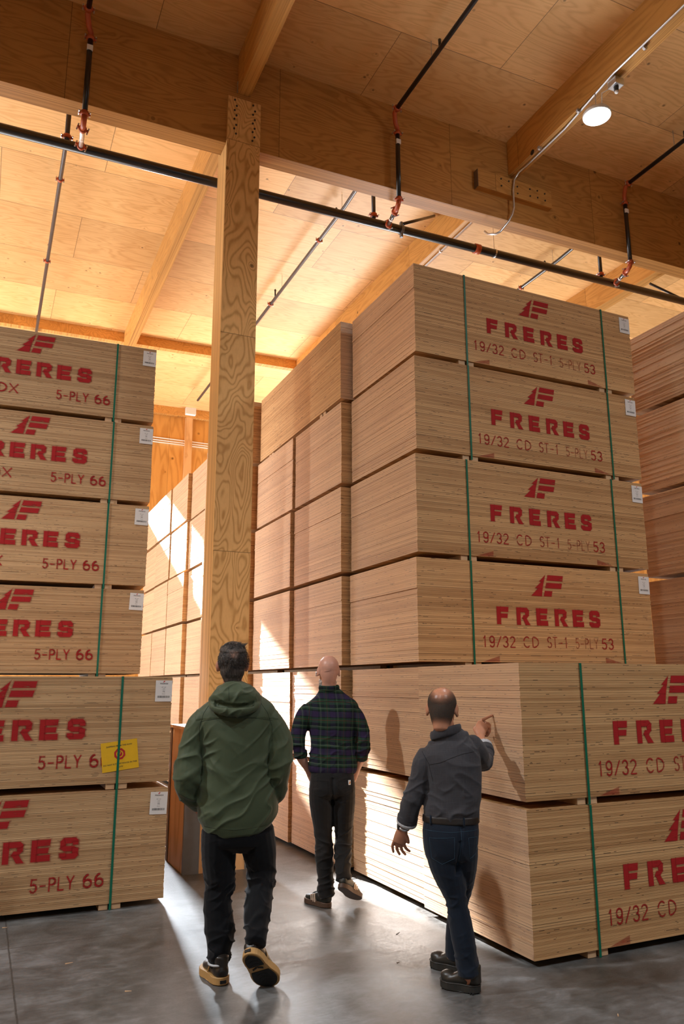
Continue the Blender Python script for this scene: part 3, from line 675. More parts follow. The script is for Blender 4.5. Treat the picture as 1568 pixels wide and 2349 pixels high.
# conduits
zj = lambda x: deck(x) - 0.50 - 0.016
cd = thing('conduit', 'bent metal conduit along the lamp joist and down the girder', 'conduit', (5.755, 7.14, 7.10))
L = lambda p: (p[0] - 5.755, p[1] - 7.14, p[2] - 7.10)
MB().tube([L(p) for p in ((5.66, -6.0, zj(5.7)), (5.66, 5.3, zj(5.7)), (5.755, 6.2, zj(5.75)), (5.76, 6.95, zj(5.75)), (5.735, 7.06, 8.00), (5.685, 7.10, 7.90), (5.665, 7.108, 7.75), (5.665, 7.11, 7.50), (5.640, 7.12, 7.40), (5.59, 7.14, 7.30), (5.47, 7.16, 7.14), (5.43, 7.20, 7.12), (5.42, 7.35, 7.20), (5.42, 7.42, 7.28))], 0.013, 10).build('pipe', M_STEEL, cd, True)
for y in (4.9, 5.9, 6.6): MB().tube([L((5.70, y - 0.012, zj(5.7))), L((5.70, y + 0.012, zj(5.7)))], 0.03, 8).build('clip', M_STEEL, cd)
cb = thing('conduit', 'white conduit along the back joist above the central stack', 'conduit', (5.82, 8, deck(5.8) - 0.52))
MB().tube([(0, -0.5, 0), (0.01, 6.9, 0)], 0.014, 10).build('pipe', M_WHITE, cb, True)
for y in (1.1, 3.1): MB().tube([(0, y - 0.012, 0), (0, y + 0.012, 0)], 0.028, 8).build('clip', M_WHITE, cb)
for z, l in ((7.685, 'upper'), (7.62, 'middle'), (7.565, 'lower')):
    tag(MB().tube([(2.9, 18.96, z), (6.4, 18.96, z - 0.012)], 0.014, 8).build('conduit', M_WHITE, None, True), '%s of three white conduits on the far orange wall' % l, 'conduit', 'wall conduits')
jb = tag(MB().box((4.2, 18.74, 8.34), (4.46, 18.86, 8.53), 0.01).build('junction_box', M_WHITE), 'small white box at the top of the far wall', 'electrical box')

# ---------------------------------------------------------------- the high-bay lamp
M_LED = NT('led_panel'); M_LED.b.inputs['Emission Color'].default_value = (0.90, 0.96, 1.0, 1); M_LED.b.inputs['Emission Strength'].default_value = 14.0
M_LED = M_LED.fin((0.9, 0.9, 0.9), 0.4)
lp = thing('high_bay_lamp', 'round white glowing lamp hanging beside the front joist', 'lamp', (5.66, 5.59, 7.70))
MB().lathe([(0.0, 0.10), (0.06, 0.10), (0.07, 0.07), (0.13, 0.06), (0.15, 0.03), (0.152, 0.0), (0.145, -0.004)], n=36).build('housing', M_WHITE, lp, True)
MB().lathe([(0.145, -0.006), (0.13, -0.012), (0.0, -0.014)], n=36).build('lens', M_LED, lp, True)
MB().tube([(0, 0, -0.014), (0, 0, -0.02)], 0.012, 10).build('sensor', M_WHITE, lp)
MB().tube([(0, 0, 0.10), (0.0, 0.0, 0.30)], 0.006, 6).build('hook', M_STEEL, lp)
MB().tube([(0.02, 0.0, 0.10), (0.05, -0.04, 0.16), (0.0, -0.10, 0.22), (0.06, -0.16, 0.25), (0.06, -0.22, 0.27)], 0.005, 6).build('cable', M_WHITE, lp, True)
bx = thing('electrical_box', 'grey sensor box under the joist above the glowing lamp', 'electrical box', (5.74, 5.36, zj(5.72) - 0.10))
MB().box((-0.06, -0.06, 0), (0.06, 0.06, 0.085), 0.008).build('box', M_STEEL, bx); MB().tube([(0, 0, 0), (0, 0, -0.05)], [0.028, 0.024], 12).build('sensor', M_BLACK, bx, True); MB().ball((0, 0, -0.06), 0.022).build('lens', M_WHITE, bx, True)
gl = bpy.data.lights.new('lamp_side_glow', 'POINT'); gl.energy = 16; gl.shadow_soft_size = 0.12; gl.color = (0.93, 0.97, 1.0)
glo = bpy.data.objects.new('lamp_side_glow', gl); COL.objects.link(glo); glo.location = (5.66, 5.59, 7.55)
def high_bay_light(x, y, z, power):
    l = bpy.data.lights.new('high_bay', 'AREA'); l.shape = 'DISK'; l.size = 0.28; l.spread = math.radians(160); l.energy = power; l.color = (0.93, 0.97, 1.0)
    o = bpy.data.objects.new('high_bay', l); COL.objects.link(o); o.location = (x, y, z); return o
for x, y, w in ((5.66, 5.59, 80), (-5.15, 5.59, 640), (5.66, -1.2, 280), (-1.55, 0.5, 130), (-5.15, -1.2, 160)): high_bay_light(x, y, 7.66, w)

# splinters and chips lying on the concrete
for (x, y, L_, a_, m_, lab) in ((2.62, 4.88, 0.055, 0.7, M_BOLT, 'dark wood splinter on the floor between the plaid man and the pointing man'), (0.30, 6.10, 0.030, 0.1, M_BLOCK, 'pale wood chip on the floor at the far left edge'),
                            (0.62, 5.20, 0.045, 0.3, M_BLOCK, 'pale thin splinter on the dark floor below the left pile'), (0.86, 4.62, 0.035, -0.2, M_BLOCK, 'pale wood chip on the floor left of the green-jacket man'),
                            (2.36, 4.40, 0.020, 0.4, M_BROWNST, 'small brown crumb on the floor left of the pointing man'), (2.98, 3.30, 0.03, 0.9, M_BLOCK, 'pale chip on the floor in front of the lower right pile')):
    sp = MB(); sp.hexa([(-L_ / 2, -0.003, 0), (L_ / 2, -0.0015, 0), (L_ / 2, 0.0015, 0), (-L_ / 2, 0.004, 0), (-L_ / 2, -0.002, 0.004), (L_ / 2, -0.001, 0.002), (L_ / 2, 0.001, 0.002), (-L_ / 2, 0.003, 0.005)])
    so_ = sp.build('wood_splinter', m_, None, loc=(x, y, 0.0)); so_.rotation_euler = (0, 0, a_); tag(so_, lab, 'wood splinter', 'splinters on the floor')
# ---------------------------------------------------------------- people
from mathutils.bvhtree import BVHTree
def cr(p0, p1, p2, p3, t):
    return 0.5 * ((2 * p1) + (-p0 + p2) * t + (2 * p0 - 5 * p1 + 4 * p2 - p3) * t * t + (-p0 + 3 * p1 - 3 * p2 + p3) * t ** 3)
class Clay:
    """overlapping closed lofts that are fused into one continuous skin"""
    def __init__(s): s.bm = bmesh.new()
    def limb(s, pts, ref=(0, 1, 0), sub=5, n=18, ex=2.0):
        """pts: (x, y, z, r) or (x, y, z, rx, ry); ry runs along ref"""
        P = [Vector((*p[:3], p[3], p[4] if len(p) > 4 else p[3])) for p in pts]
        Q = []
        for i in range(len(P) - 1):
            a, b, c, d = P[max(i - 1, 0)], P[i], P[i + 1], P[min(i + 2, len(P) - 1)]
            for k in range(sub): Q.append(cr(a, b, c, d, k / sub))
        Q.append(P[-1]); ref = Vector(ref); C = [Vector(q[:3]) for q in Q]; rings = []
        def ring(c, d, rx, ry):
            v = (ref - d * ref.dot(d)); v = v.normalized() if v.length > 1e-4 else d.orthogonal().normalized()
            u = d.cross(v); out = []
            for k in range(n):
                ca, sa = math.cos(2 * PI * k / n), math.sin(2 * PI * k / n)
                f = (abs(ca) ** ex + abs(sa) ** ex) ** (-1 / ex)
                out.append(s.bm.verts.new(c + u * (rx * ca * f) + v * (ry * sa * f)))
            return out
        T = [(C[min(i + 1, len(C) - 1)] - C[max(i - 1, 0)]).normalized() for i in range(len(C))]
        e0 = min(Q[0][3], Q[0][4]) * 0.30; e1 = min(Q[-1][3], Q[-1][4]) * 0.30
        rings.append(ring(C[0] - T[0] * e0, T[0], Q[0][3] * 0.62, Q[0][4] * 0.62))
        for c, d, q in zip(C, T, Q): rings.append(ring(c, d, q[3], q[4]))
        rings.append(ring(C[-1] + T[-1] * e1, T[-1], Q[-1][3] * 0.62, Q[-1][4] * 0.62))
        for A, B in zip(rings, rings[1:]):
            for k in range(n): s.bm.faces.new((A[k], A[(k + 1) % n], B[(k + 1) % n], B[k]))
        s.bm.faces.new(rings[0][::-1]); s.bm.faces.new(rings[-1])
        return s
    def ell(s, c, r, m=None, seg=20):
        g = bmesh.ops.create_uvsphere(s.bm, u_segments=seg, v_segments=seg // 2, radius=1.0)
        for v in g['verts']:
            p = Vector((v.co.x * r[0], v.co.y * r[1], v.co.z * r[2])) + Vector(c)
            v.co = m @ p if m else p
        return s
    def seg(s, a, b, r0, r1, m=None):
        a, b = (m @ Vector(a), m @ Vector(b)) if m else (Vector(a), Vector(b))
        return s.limb([(*a, r0), (*b, r1)], ref=(0.3, 0.2, 1.0), sub=2, n=12)
    def fuse(s, name, voxel=0.006, smooth=3, warp=None):
        bmesh.ops.recalc_face_normals(s.bm, faces=s.bm.faces)
        me = bpy.data.meshes.new('clay'); s.bm.to_mesh(me); s.bm.free()
        ob = bpy.data.objects.new('clay', me); COL.objects.link(ob)
        md = ob.modifiers.new('r', 'REMESH'); md.mode = 'VOXEL'; md.voxel_size = voxel
        md = ob.modifiers.new('s', 'SMOOTH'); md.factor = 0.5; md.iterations = smooth
        dg = bpy.context.evaluated_depsgraph_get(); out = bpy.data.meshes.new_from_object(ob.evaluated_get(dg))
        bpy.data.objects.remove(ob); bpy.data.meshes.remove(me); out.name = name
        if warp:
            nn = [v.normal.copy() for v in out.vertices]
            for v, n_ in zip(out.vertices, nn):
                d = warp(v.co, n_)
                v.co = v.co + (d if isinstance(d, Vector) else n_ * d)
        for p in out.polygons: p.use_smooth = True
        return out
def ridge(p, f, power=3.0):
    n_ = noise.noise(p * f)
    return (1.0 - min(1.0, abs(n_) * 2.2)) ** power
def folds(seed, amp, sz=(5, 5, 9), tilt=0.8, masks=()):
    """creases running mostly across the body, stronger inside the given spheres"""
    sv = Vector((seed * 7.3, seed * 3.1, seed * 5.7))
    def w(co, n_):
        q = Vector((co.x * sz[0], co.y * sz[1], co.z * sz[2] + co.x * sz[2] * tilt)) + sv
        q2 = Vector((co.x * sz[0] * 1.6, co.y * sz[1] * 1.6, co.z * sz[2] * 1.4 - co.x * sz[2] * tilt * 1.1)) + sv * 2
        g_ = max(0.0, min(1.0, noise.noise(co * 4.0 + sv * 3) * 2.2 + 0.35))
        a = (ridge(q, 1.0, 2.2) * g_ + ridge(q2, 1.0, 3.0) * (1 - g_)) * 1.1 - 0.3
        k = 0.16
        for (c, r, g) in masks:
            d = (co - Vector(c)).length / r
            if d < 1: k += g * (1 - d * d) ** 2
        return a * amp * k + noise.noise(co * 5 + sv) * amp * 0.7
    return w

def skin_mat(name, col, rough=0.45, warm=0.12):
    t = NT(name); o = t.obj(); n = t.noise(o, 22, 4, 0.6); n2 = t.noise(o, 260, 2)
    c = t.mix(n, tuple(x * 0.84 for x in col), (min(1, col[0] * 1.12), col[1] * 1.02, col[2] * 0.98))
    t.bump(n2, 0.12, 0.002)
    return t.fin(c, rough, 0, 0.4)
def cloth_mat(name, col, rough=0.8, weave=700.0, slub=0.0, spec=0.2, vary=0.15):
    t = NT(name); o = t.obj(); x, y, z = t.sep(o)
    n = t.noise(o, 9, 4, 0.6)
    w = t.math('MULTIPLY', t.math('SINE', t.math('MULTIPLY', t.math('ADD', x, y), weave)), t.math('SINE', t.math('MULTIPLY', z, weave)))
    c = t.mix(n, tuple(v * (1 - vary) for v in col), tuple(v * (1 + vary) for v in col))
    if slub:
        s1 = t.noise(t.comb(t.math('MULTIPLY', x, 500.0), t.math('MULTIPLY', y, 60.0), t.math('MULTIPLY', z, 14.0)), 1.0, 2)
        s2 = t.noise(t.comb(t.math('MULTIPLY', x, 14.0), t.math('MULTIPLY', y, 30.0), t.math('MULTIPLY', z, 500.0)), 1.0, 2)
        c = t.mix(t.ramp(t.math('MAXIMUM', s1, s2), [(0.5, 0.0), (0.75, slub)]), c, tuple(min(1, v * 2.0 + 0.01) for v in col))
    t.bump(t.math('ADD', t.math('MULTIPLY', w, 0.4), t.math('MULTIPLY', n, 2.0)), 0.07, 0.002)
    m = t.fin(c, rough, 0, spec)
    t.b.inputs['Sheen Weight'].default_value = 0.12
    return m
def plaid_mat():
    t = NT('plaid_flannel'); o = t.obj(); x, y, z = t.sep(o)
    wob = t.math('MULTIPLY', t.math('SUBTRACT', t.noise(o, 5, 2), 0.5), 0.03)
    GR, DG, PU, NV = (0.022, 0.052, 0.030), (0.008, 0.016, 0.012), (0.030, 0.020, 0.056), (0.010, 0.013, 0.018)
    fz = t.math('FRACT', t.math('DIVIDE', t.math('ADD', z, t.math('ADD', wob, t.math('MULTIPLY', x, 0.05))), 0.134))
    fx = t.math('FRACT', t.math('DIVIDE', t.math('ADD', x, t.math('ADD', t.math('MULTIPLY', wob, 0.6), t.math('MULTIPLY', y, 0.4))), 0.126))
    stops = [(0.0, PU), (0.30, DG), (0.38, GR), (0.52, NV), (0.57, DG), (0.62, NV), (0.68, GR), (0.95, DG)]
    a = t.ramp(fz, stops, 'CONSTANT'); b = t.ramp(fx, stops, 'CONSTANT')
    c = t.mix(0.30, a, b)
    def ln(f, p, w): return t.math('LESS_THAN', t.math('ABSOLUTE', t.math('SUBTRACT', f, p)), w)
    c = t.mix(t.math('MULTIPLY', ln(fz, 0.485, 0.012), 0.42), c, (0.16, 0.18, 0.13)); c = t.mix(t.math('MULTIPLY', ln(fx, 0.45, 0.013), 0.28), c, (0.15, 0.17, 0.12))
    c = t.mix(t.math('MULTIPLY', ln(fz, 0.83, 0.012), 0.6), c, (0.13, 0.025, 0.02)); c = t.mix(t.math('MULTIPLY', ln(fx, 0.83, 0.012), 0.45), c, (0.12, 0.025, 0.02))
    n = t.noise(o, 240, 2); t.bump(n, 0.2, 0.003)
    return t.fin(c, 0.9, 0, 0.12)
def hair_mat(name, dark, light, sc=(60, 60, 9)):
    t = NT(name); o = t.obj()
    p = t.add('ShaderNodeVectorMath', [o, sc], operation='MULTIPLY').outputs[0]
    n = t.noise(p, 2.2, 4, 0.7, 0.8)
    t.bump(n, 0.7, 0.006)
    return t.fin(t.ramp(n, [(0.35, dark), (0.62, tuple((a + b) / 2 for a, b in zip(dark, light))), (0.8, light)]), 0.5, 0, 0.4)
M_SKIN1 = skin_mat('skin_ruddy', (0.46, 0.22, 0.145)); M_SKIN2 = skin_mat('skin_fair', (0.58, 0.33, 0.25), 0.4); M_SKIN3 = skin_mat('skin_tan', (0.50, 0.25, 0.155), 0.33)
M_HAIR1 = hair_mat('dark_greying_hair', (0.010, 0.008, 0.007), (0.12, 0.105, 0.095)); M_BEARD = hair_mat('pale_grey_beard', (0.30, 0.26, 0.23), (0.62, 0.58, 0.54), (40, 40, 12))
M_JACKET = cloth_mat('green_shell_fabric', (0.047, 0.067, 0.033), 0.62, 900, 0, 0.3, 0.08); M_TROU1 = cloth_mat('black_denim', (0.0030, 0.0035, 0.0048), 0.85, 500, 0, 0.1)
M_PLAID = plaid_mat(); M_TROU2 = cloth_mat('charcoal_denim', (0.011, 0.0108, 0.011), 0.8, 500, 0.12)
M_SHIRT3 = cloth_mat('charcoal_slub_cotton', (0.040, 0.040, 0.046), 0.8, 800, 0.35, 0.2, 0.1); M_TROU3 = cloth_mat('dark_blue_denim', (0.0040, 0.0092, 0.0195), 0.82, 500, 0.12)
M_LINING = cloth_mat('pale_cuff_lining', (0.45, 0.47, 0.50), 0.7); M_BELT = plain('dark_brown_leather', (0.012, 0.008, 0.006), 0.5)
M_RUBBER = plain('black_brown_rubber', (0.016, 0.013, 0.011), 0.32, 0, 0.5); M_TAN = plain('tan_rubber', (0.42, 0.245, 0.085), 0.6); M_TREAD = plain('black_tread_rubber', (0.006, 0.006, 0.006), 0.8, vary=0.5, scale=60)
M_SNEAK = plain('dark_sneaker_leather', (0.014, 0.018, 0.016), 0.45); M_STRIPE = plain('cream_leather', (0.55, 0.42, 0.31), 0.6); M_GUM = plain('brown_gum_rubber', (0.085, 0.048, 0.030), 0.55)
M_BOOT = plain('worn_dark_boot_leather', (0.024, 0.022, 0.018), 0.4, vary=0.35); M_BSOLE = plain('dark_boot_rubber', (0.020, 0.020, 0.017), 0.6)
M_STITCH = plain('blue_stitch', (0.02, 0.06, 0.10), 0.7); M_SEAM = plain('green_seam', (0.018, 0.028, 0.014), 0.8); M_DSEAM = plain('dark_seam', (0.008, 0.008, 0.009), 0.9)
M_EYE = plain('eye_white', (0.75, 0.73, 0.70), 0.2, vary=0.02); M_PATCHO = plain('orange_patch', (0.65, 0.25, 0.03), 0.6)

def head_frame(c, yaw=0.0, pitch=0.0, roll=0.0, sc=1.0):
    return Matrix.Translation(c) @ Matrix.Rotation(math.radians(yaw), 4, 'Z') @ Matrix.Rotation(math.radians(pitch), 4, 'X') @ Matrix.Rotation(math.radians(roll), 4, 'Y') @ Matrix.Diagonal((sc, sc, sc, 1))
def occiput(cl, m, g):
    k = m.to_scale().x
    cl.limb([(*(m @ Vector((0, y_, z_))), (a_ + g) * k, (b_ + g) * k) for y_, z_, a_, b_ in ((-0.026, 0.030, 0.072, 0.082), (-0.030, -0.015, 0.067, 0.074), (-0.028, -0.052, 0.057, 0.062), (-0.022, -0.088, 0.047, 0.049), (-0.018, -0.115, 0.043, 0.043))], n=24)
def add_head(cl, m, ear=1.0):
    """head coordinates: +y is the face, origin mid-head, about 0.23 tall"""
    cl.ell((0, -0.016, 0.028), (0.077, 0.096, 0.086), m, 28); cl.ell((0, 0.028, -0.02), (0.066, 0.068, 0.085), m)
    cl.ell((0, 0.030, -0.068), (0.054, 0.058, 0.050), m); cl.ell((0, 0.068, -0.096), (0.024, 0.022, 0.020), m); occiput(cl, m, 0.0)
    cl.seg((0, 0.088, 0.012), (0, 0.113, -0.028), 0.010, 0.014, m); cl.ell((0.012, 0.100, -0.031), (0.010, 0.010, 0.008), m); cl.ell((-0.012, 0.100, -0.031), (0.010, 0.010, 0.008), m)
    cl.ell((0, 0.079, 0.030), (0.052, 0.018, 0.011), m); cl.ell((0, 0.088, -0.058), (0.024, 0.011, 0.006), m); cl.ell((0, 0.087, -0.069), (0.021, 0.011, 0.007), m)
    for s_ in (-1, 1):
        cl.ell((0.040 * s_, 0.068, -0.012), (0.024, 0.022, 0.018), m)
        e = m @ Matrix.Translation((0.080 * s_, -0.004, -0.004)) @ Matrix.Rotation(math.radians(-24 * s_), 4, 'Z') @ Matrix.Rotation(math.radians(8), 4, 'X')
        cl.ell((0, -0.010, 0.004), (0.009 * ear, 0.021, 0.033), e); cl.ell((-0.002 * s_, 0.004, -0.022), (0.009, 0.012, 0.014), e)
def face_warp(m):
    inv = m.inverted()
    def w(co, n_):
        p = inv @ co
        if p.y < 0.03 or p.z < -0.12: return 0.0
        d = 0.0
        for s_ in (-1, 1):
            q = ((p.x - 0.031 * s_) / 0.016) ** 2 + ((p.z - 0.010) / 0.011) ** 2
            if q < 1: d -= 0.008 * (1 - q)
        return d
    return w
def eyes(parent, m):
    for s_ in (-1, 1):
        p = m @ Vector((0.031 * s_, 0.073, 0.010)); MB().ball(p, 0.0105, seg=12).build('eye', M_EYE, parent, True)
def curve_strip(parent, name, bvh, pts, w, mat, d=(0, 1, 0), off=0.0015, start=None, n=14):
    """a thin seam laid on a garment: 2D points (x, z) cast along d onto its surface"""
    d = Vector(d); P = []
    for a, b in zip(pts, pts[1:]):
        for k in range(n):
            t = k / n; P.append((a[0] + (b[0] - a[0]) * t, a[1] + (b[1] - a[1]) * t))
    P.append(pts[-1]); out = []
    for x, z in P:
        h = bvh.ray_cast(Vector((x, 0, z)) - d * 1.2, d)
        if h[0]: out.append(h[0] + h[1] * off)
    if len(out) < 3: return None
    b = MB(); b.tube(out, w, 6); return b.build(name, mat, parent, True)
def bvh_of(me): return BVHTree.FromPolygons([v.co.copy() for v in me.vertices], [list(p.vertices) for p in me.polygons])

def foot_outline(L, Wd, n=40, grow=0.0):
    P = []
    for i in range(n):
        a = 2 * PI * i / n; y = L * 0.5 - L * 0.5 * math.cos(a)
        t = y / L
        w = 0.36 + 0.30 * math.sin(min(t / 0.22, 1) * PI / 2) * 0.3 + 0.16 * math.exp(-((t - 0.72) / 0.22) ** 2) - 0.03 * math.exp(-((t - 0.42) / 0.12) ** 2)
        w *= Wd * math.sqrt(max(0.0, 1 - (2 * t - 1) ** 6)) if 0 < t < 1 else 0
        P.append(((w + grow) * math.copysign(1, math.sin(a)) if abs(math.sin(a)) > 1e-6 else 0.0, y + grow * -math.cos(a)))
    return P
def shoe(parent, heel, toe, up, L, Wd, upper_mat, sole_mat, sole_h, kind, ankle_h=0.12, label=None):
    heel, toe, up = Vector(heel), Vector(toe), Vector(up)
    y = (toe - heel).normalized(); x = y.cross(up).normalized(); z = x.cross(y)
    m = Matrix((x, y, z)).transposed().to_4x4(); m.translation = heel
    cl = Clay(); k = Wd / 0.105; l = L
    h = sole_h
    cl.limb([(0, l * 0.05, h + 0.030, 0.030 * k, 0.028), (0, l * 0.16, h + 0.036, 0.038 * k, 0.040), (0, l * 0.36, h + 0.038, 0.039 * k, 0.042), (0, l * 0.55, h + 0.026, 0.043 * k, 0.032), (0, l * 0.75, h + 0.018, 0.046 * k, 0.025), (0, l * 0.92, h + 0.014, 0.034 * k, 0.020)], ref=(0, 0, 1), ex=2.4)
    cl.limb([(0, l * 0.19, h + 0.02, 0.036 * k, 0.048), (0, l * 0.19, h + 0.06, 0.035 * k, 0.047), (0, l * 0.20, h + ankle_h, 0.040 * k, 0.050)], ref=(0, 1, 0), ex=2.3)
    if kind == 'boot': cl.ell((0, l * 0.78, h + 0.028), (0.042 * k, 0.05, 0.030))
    me = cl.fuse('upper', 0.005, 3); me.transform(m)
    up_o = link('shoe', me, upper_mat, parent)
    b = MB(); b.prism(foot_outline(l, Wd), 'z', 0.004, h + 0.012)
    bmesh.ops.bevel(b.bm, geom=[e for e in b.bm.edges if abs(e.verts[0].co.z - e.verts[1].co.z) < 1e-6], offset=0.003, segments=1, affect='EDGES')
    me = b.mesh('sole'); me.transform(m); link('sole', me, sole_mat, up_o)
    def sub(nm, bb, mt):
        me = bb.mesh(nm); me.transform(m); return link(nm, me, mt, up_o)
    if kind == 'rubber':
        inner = foot_outline(l, Wd, grow=-0.011)
        sub('tread', MB().prism([p for p in inner if p[1] < l * 0.42], 'z', 0.0, 0.006), M_TREAD); sub('tread', MB().prism([p for p in inner if p[1] > l * 0.47], 'z', 0.0, 0.006), M_TREAD)
        lug = MB()
        for i in range(9):
            yy = l * (0.10 + 0.09 * i)
            if 0.40 < yy / l < 0.49: continue
            for s_ in (-1, 1): lug.hexa([(s_ * 0.002, yy, -0.002), (s_ * 0.030, yy + 0.012, -0.002), (s_ * 0.030, yy + 0.021, -0.002), (s_ * 0.002, yy + 0.009, -0.002), (s_ * 0.002, yy, 0.002), (s_ * 0.030, yy + 0.012, 0.002), (s_ * 0.030, yy + 0.021, 0.002), (s_ * 0.002, yy + 0.009, 0.002)])
        sub('lugs', lug, M_TREAD)
        hb = sub('heel_badge', MB().box((-0.017, -0.003, 0.014), (0.017, 0.002, 0.029)), M_TREAD)
        tr = MB(); tr.tube([(0.044 * k * math.cos(a), l * 0.33 + 0.055 * (1 - math.sin(a)) * 0.6, h + 0.01 + 0.078 * math.sin(a)) for a in [PI * i / 20 for i in range(21)]], 0.0035, 6); sub('trim_band', tr, M_TAN)
    if kind == 'sneaker':
        for s_ in (-1, 1):
            for i in range(3):
                y0 = l * (0.40 + 0.075 * i); st = MB()
                st.hexa([(s_ * 0.053 * k, y0, h + 0.006), (s_ * 0.053 * k, y0 + 0.011, h + 0.006), (s_ * 0.037 * k, y0 + 0.034, h + 0.060 - 0.006 * i), (s_ * 0.037 * k, y0 + 0.023, h + 0.060 - 0.006 * i),
                         (s_ * 0.042 * k, y0, h + 0.004), (s_ * 0.042 * k, y0 + 0.011, h + 0.004), (s_ * 0.022 * k, y0 + 0.034, h + 0.055 - 0.006 * i), (s_ * 0.022 * k, y0 + 0.023, h + 0.055 - 0.006 * i)])
                sub('stripe', st, M_STRIPE)
        lc = MB()
        for i in range(4): lc.tube([(-0.020, l * (0.48 + 0.06 * i), h + 0.066 - 0.006 * i), (0, l * (0.48 + 0.06 * i), h + 0.073 - 0.006 * i), (0.020, l * (0.48 + 0.06 * i), h + 0.066 - 0.006 * i)], 0.003, 6)
        lc.tube([(0.0, l * 0.46, h + 0.085), (0.03, l * 0.44, h + 0.11), (0.045, l * 0.50, h + 0.085), (0.01, l * 0.48, h + 0.08)], 0.0022, 6)
        sub('laces', lc, M_DSEAM)
    if kind == 'boot':
        for yy in (0.1, 0.16, 0.62, 0.70, 0.78, 0.86): sub('sole_groove', MB().box((-Wd * 0.5, l * yy, 0.001), (Wd * 0.5, l * yy + 0.006, 0.009)), M_TREAD)
        wl = MB(); o_ = foot_outline(l, Wd, grow=0.001); wl.tube([(p[0], p[1], h + 0.012) for p in o_ + o_[:1]], 0.002, 6); sub('welt', wl, M_BOOT)
    return up_o

def person(label, x, y, az):
    return thing('person', label, 'person', (x, y, 0), -math.radians(az), 'men walking down the aisle')

# ---- the man in the green jacket
p = person('man in dark green hooded jacket and black trousers, walking away, hands in pockets', 1.42, 4.62, 17.09)
hm = head_frame((-0.038, 0.005, 1.696), 3, 8, 0, 1.06)
cl = Clay(); add_head(cl, hm, 2.2)
cl.limb([(-0.035, -0.010, 1.64, 0.056, 0.060), (-0.03, -0.015, 1.55, 0.062, 0.064), (-0.02, -0.01, 1.46, 0.09, 0.075)])
cl.limb([(0.015, 0, 0.80, 0.15, 0.10), (0.01, 0, 1.0, 0.15, 0.105), (0.0, 0, 1.25, 0.165, 0.11), (-0.01, 0, 1.40, 0.17, 0.09), (-0.02, 0, 1.48, 0.09, 0.07)])
cl.limb([(-0.17, 0, 1.40, 0.055), (-0.25, -0.01, 1.23, 0.045), (-0.27, -0.045, 1.05, 0.04), (-0.24, 0.04, 0.93, 0.03), (-0.20, 0.10, 0.86, 0.035)])
cl.limb([(0.165, 0, 1.40, 0.055), (0.245, -0.01, 1.23, 0.045), (0.245, -0.04, 1.09, 0.04), (0.235, 0.02, 0.97, 0.03), (0.20, 0.09, 0.88, 0.035)])
cl.limb([(-0.08, 0, 0.80, 0.08), (-0.08, 0.01, 0.45, 0.05), (-0.068, -0.09, 0.10, 0.035), (-0.068, -0.10, 0.06, 0.035)])
cl.limb([(0.11, 0, 0.80, 0.08), (0.155, 0.03, 0.51, 0.05), (0.135, -0.20, 0.32, 0.04), (0.138, -0.27, 0.23, 0.033)])
link('body', cl.fuse('body', 0.0055, 3, face_warp(hm)), M_SKIN1, p); eyes(p, hm)
# hair: a cap over the back and top, swept up, with a tuft at the right
cl = Clay(); cl.ell((0, -0.024, 0.036), (0.084, 0.098, 0.088), hm, 28); cl.ell((0, -0.058, -0.022), (0.070, 0.060, 0.075), hm); cl.ell((0, 0.012, 0.062), (0.074, 0.086, 0.066), hm)
cl.ell((0, -0.062, -0.070), (0.052, 0.048, 0.040), hm)
inv = hm.inverted()
def hw(co, n_):
    q = inv @ co
    s_ = noise.noise(Vector((q.x * 70, q.y * 70, q.z * 16))) * 0.0030 + noise.noise(q * 24) * 0.004
    return s_ + (0.006 if q.z > 0.08 else 0.0)
me = cl.fuse('hair', 0.0045, 5, hw)
at = me.color_attributes.new('hair_cover', 'FLOAT_COLOR', 'POINT')
for v in me.vertices:
    q = inv @ v.co; a = max(0.0, 1 - math.sqrt(((q.x - 0.002) / 0.036) ** 2 + ((q.z - 0.072) / 0.026) ** 2)) * (1 if q.y < -0.04 else 0) * (0.6 + 0.8 * noise.noise(q * 90))
    a = max(0.0, min(1.0, a * 1.3)); at.data[v.index].color = (a, a, a, 1)
t_ = NT('dark_hair_thin_crown'); o_ = t_.obj(); n_ = t_.noise(t_.add('ShaderNodeVectorMath', [o_, (60, 60, 12)], operation='MULTIPLY').outputs[0], 2.2, 4, 0.7, 0.8)
c_ = t_.ramp(n_, [(0.35, (0.010, 0.008, 0.007)), (0.58, (0.055, 0.046, 0.040)), (0.78, (0.20, 0.175, 0.16))])
t_.bump(n_, 0.7, 0.006); hair_m = t_.fin(t_.mix(t_.add('ShaderNodeVertexColor', layer_name='hair_cover').outputs['Color'], c_, (0.30, 0.16, 0.11)), 0.5, 0, 0.35)
link('hair', me, hair_m, p)
st = MB(); rs = random.Random(4)
for i in range(900):
    a, b = rs.uniform(-PI, 0.0), rs.uniform(-0.5, 1.25)
    d = Vector((math.cos(a) * math.cos(b), math.sin(a) * math.cos(b), math.sin(b)))
    q = Vector((d.x * 0.085, d.y * 0.098 - 0.024, d.z * 0.089 + 0.036)); t_ = Vector((d.y * 0.4 + 0.5, 0.15, 0.7 if b > 0.7 else -0.6)) * 0.016
    st.tube([hm @ q, hm @ (q + d * 0.004 + t_ * 0.6), hm @ (q + d * rs.uniform(0.003, 0.009) + t_)], [0.0011, 0.0009, 0.0004], 4)
for i in range(26):
    q = Vector((0.050 + rs.uniform(-0.016, 0.014), 0.01 + rs.uniform(-0.02, 0.02), 0.098)); st.tube([hm @ q, hm @ (q + Vector((0.006, 0, 0.014))), hm @ (q + Vector((0.018 + rs.uniform(0, 0.01), rs.uniform(-0.006, 0.006), 0.028)))], [0.0016, 0.0012, 0.0004], 4)
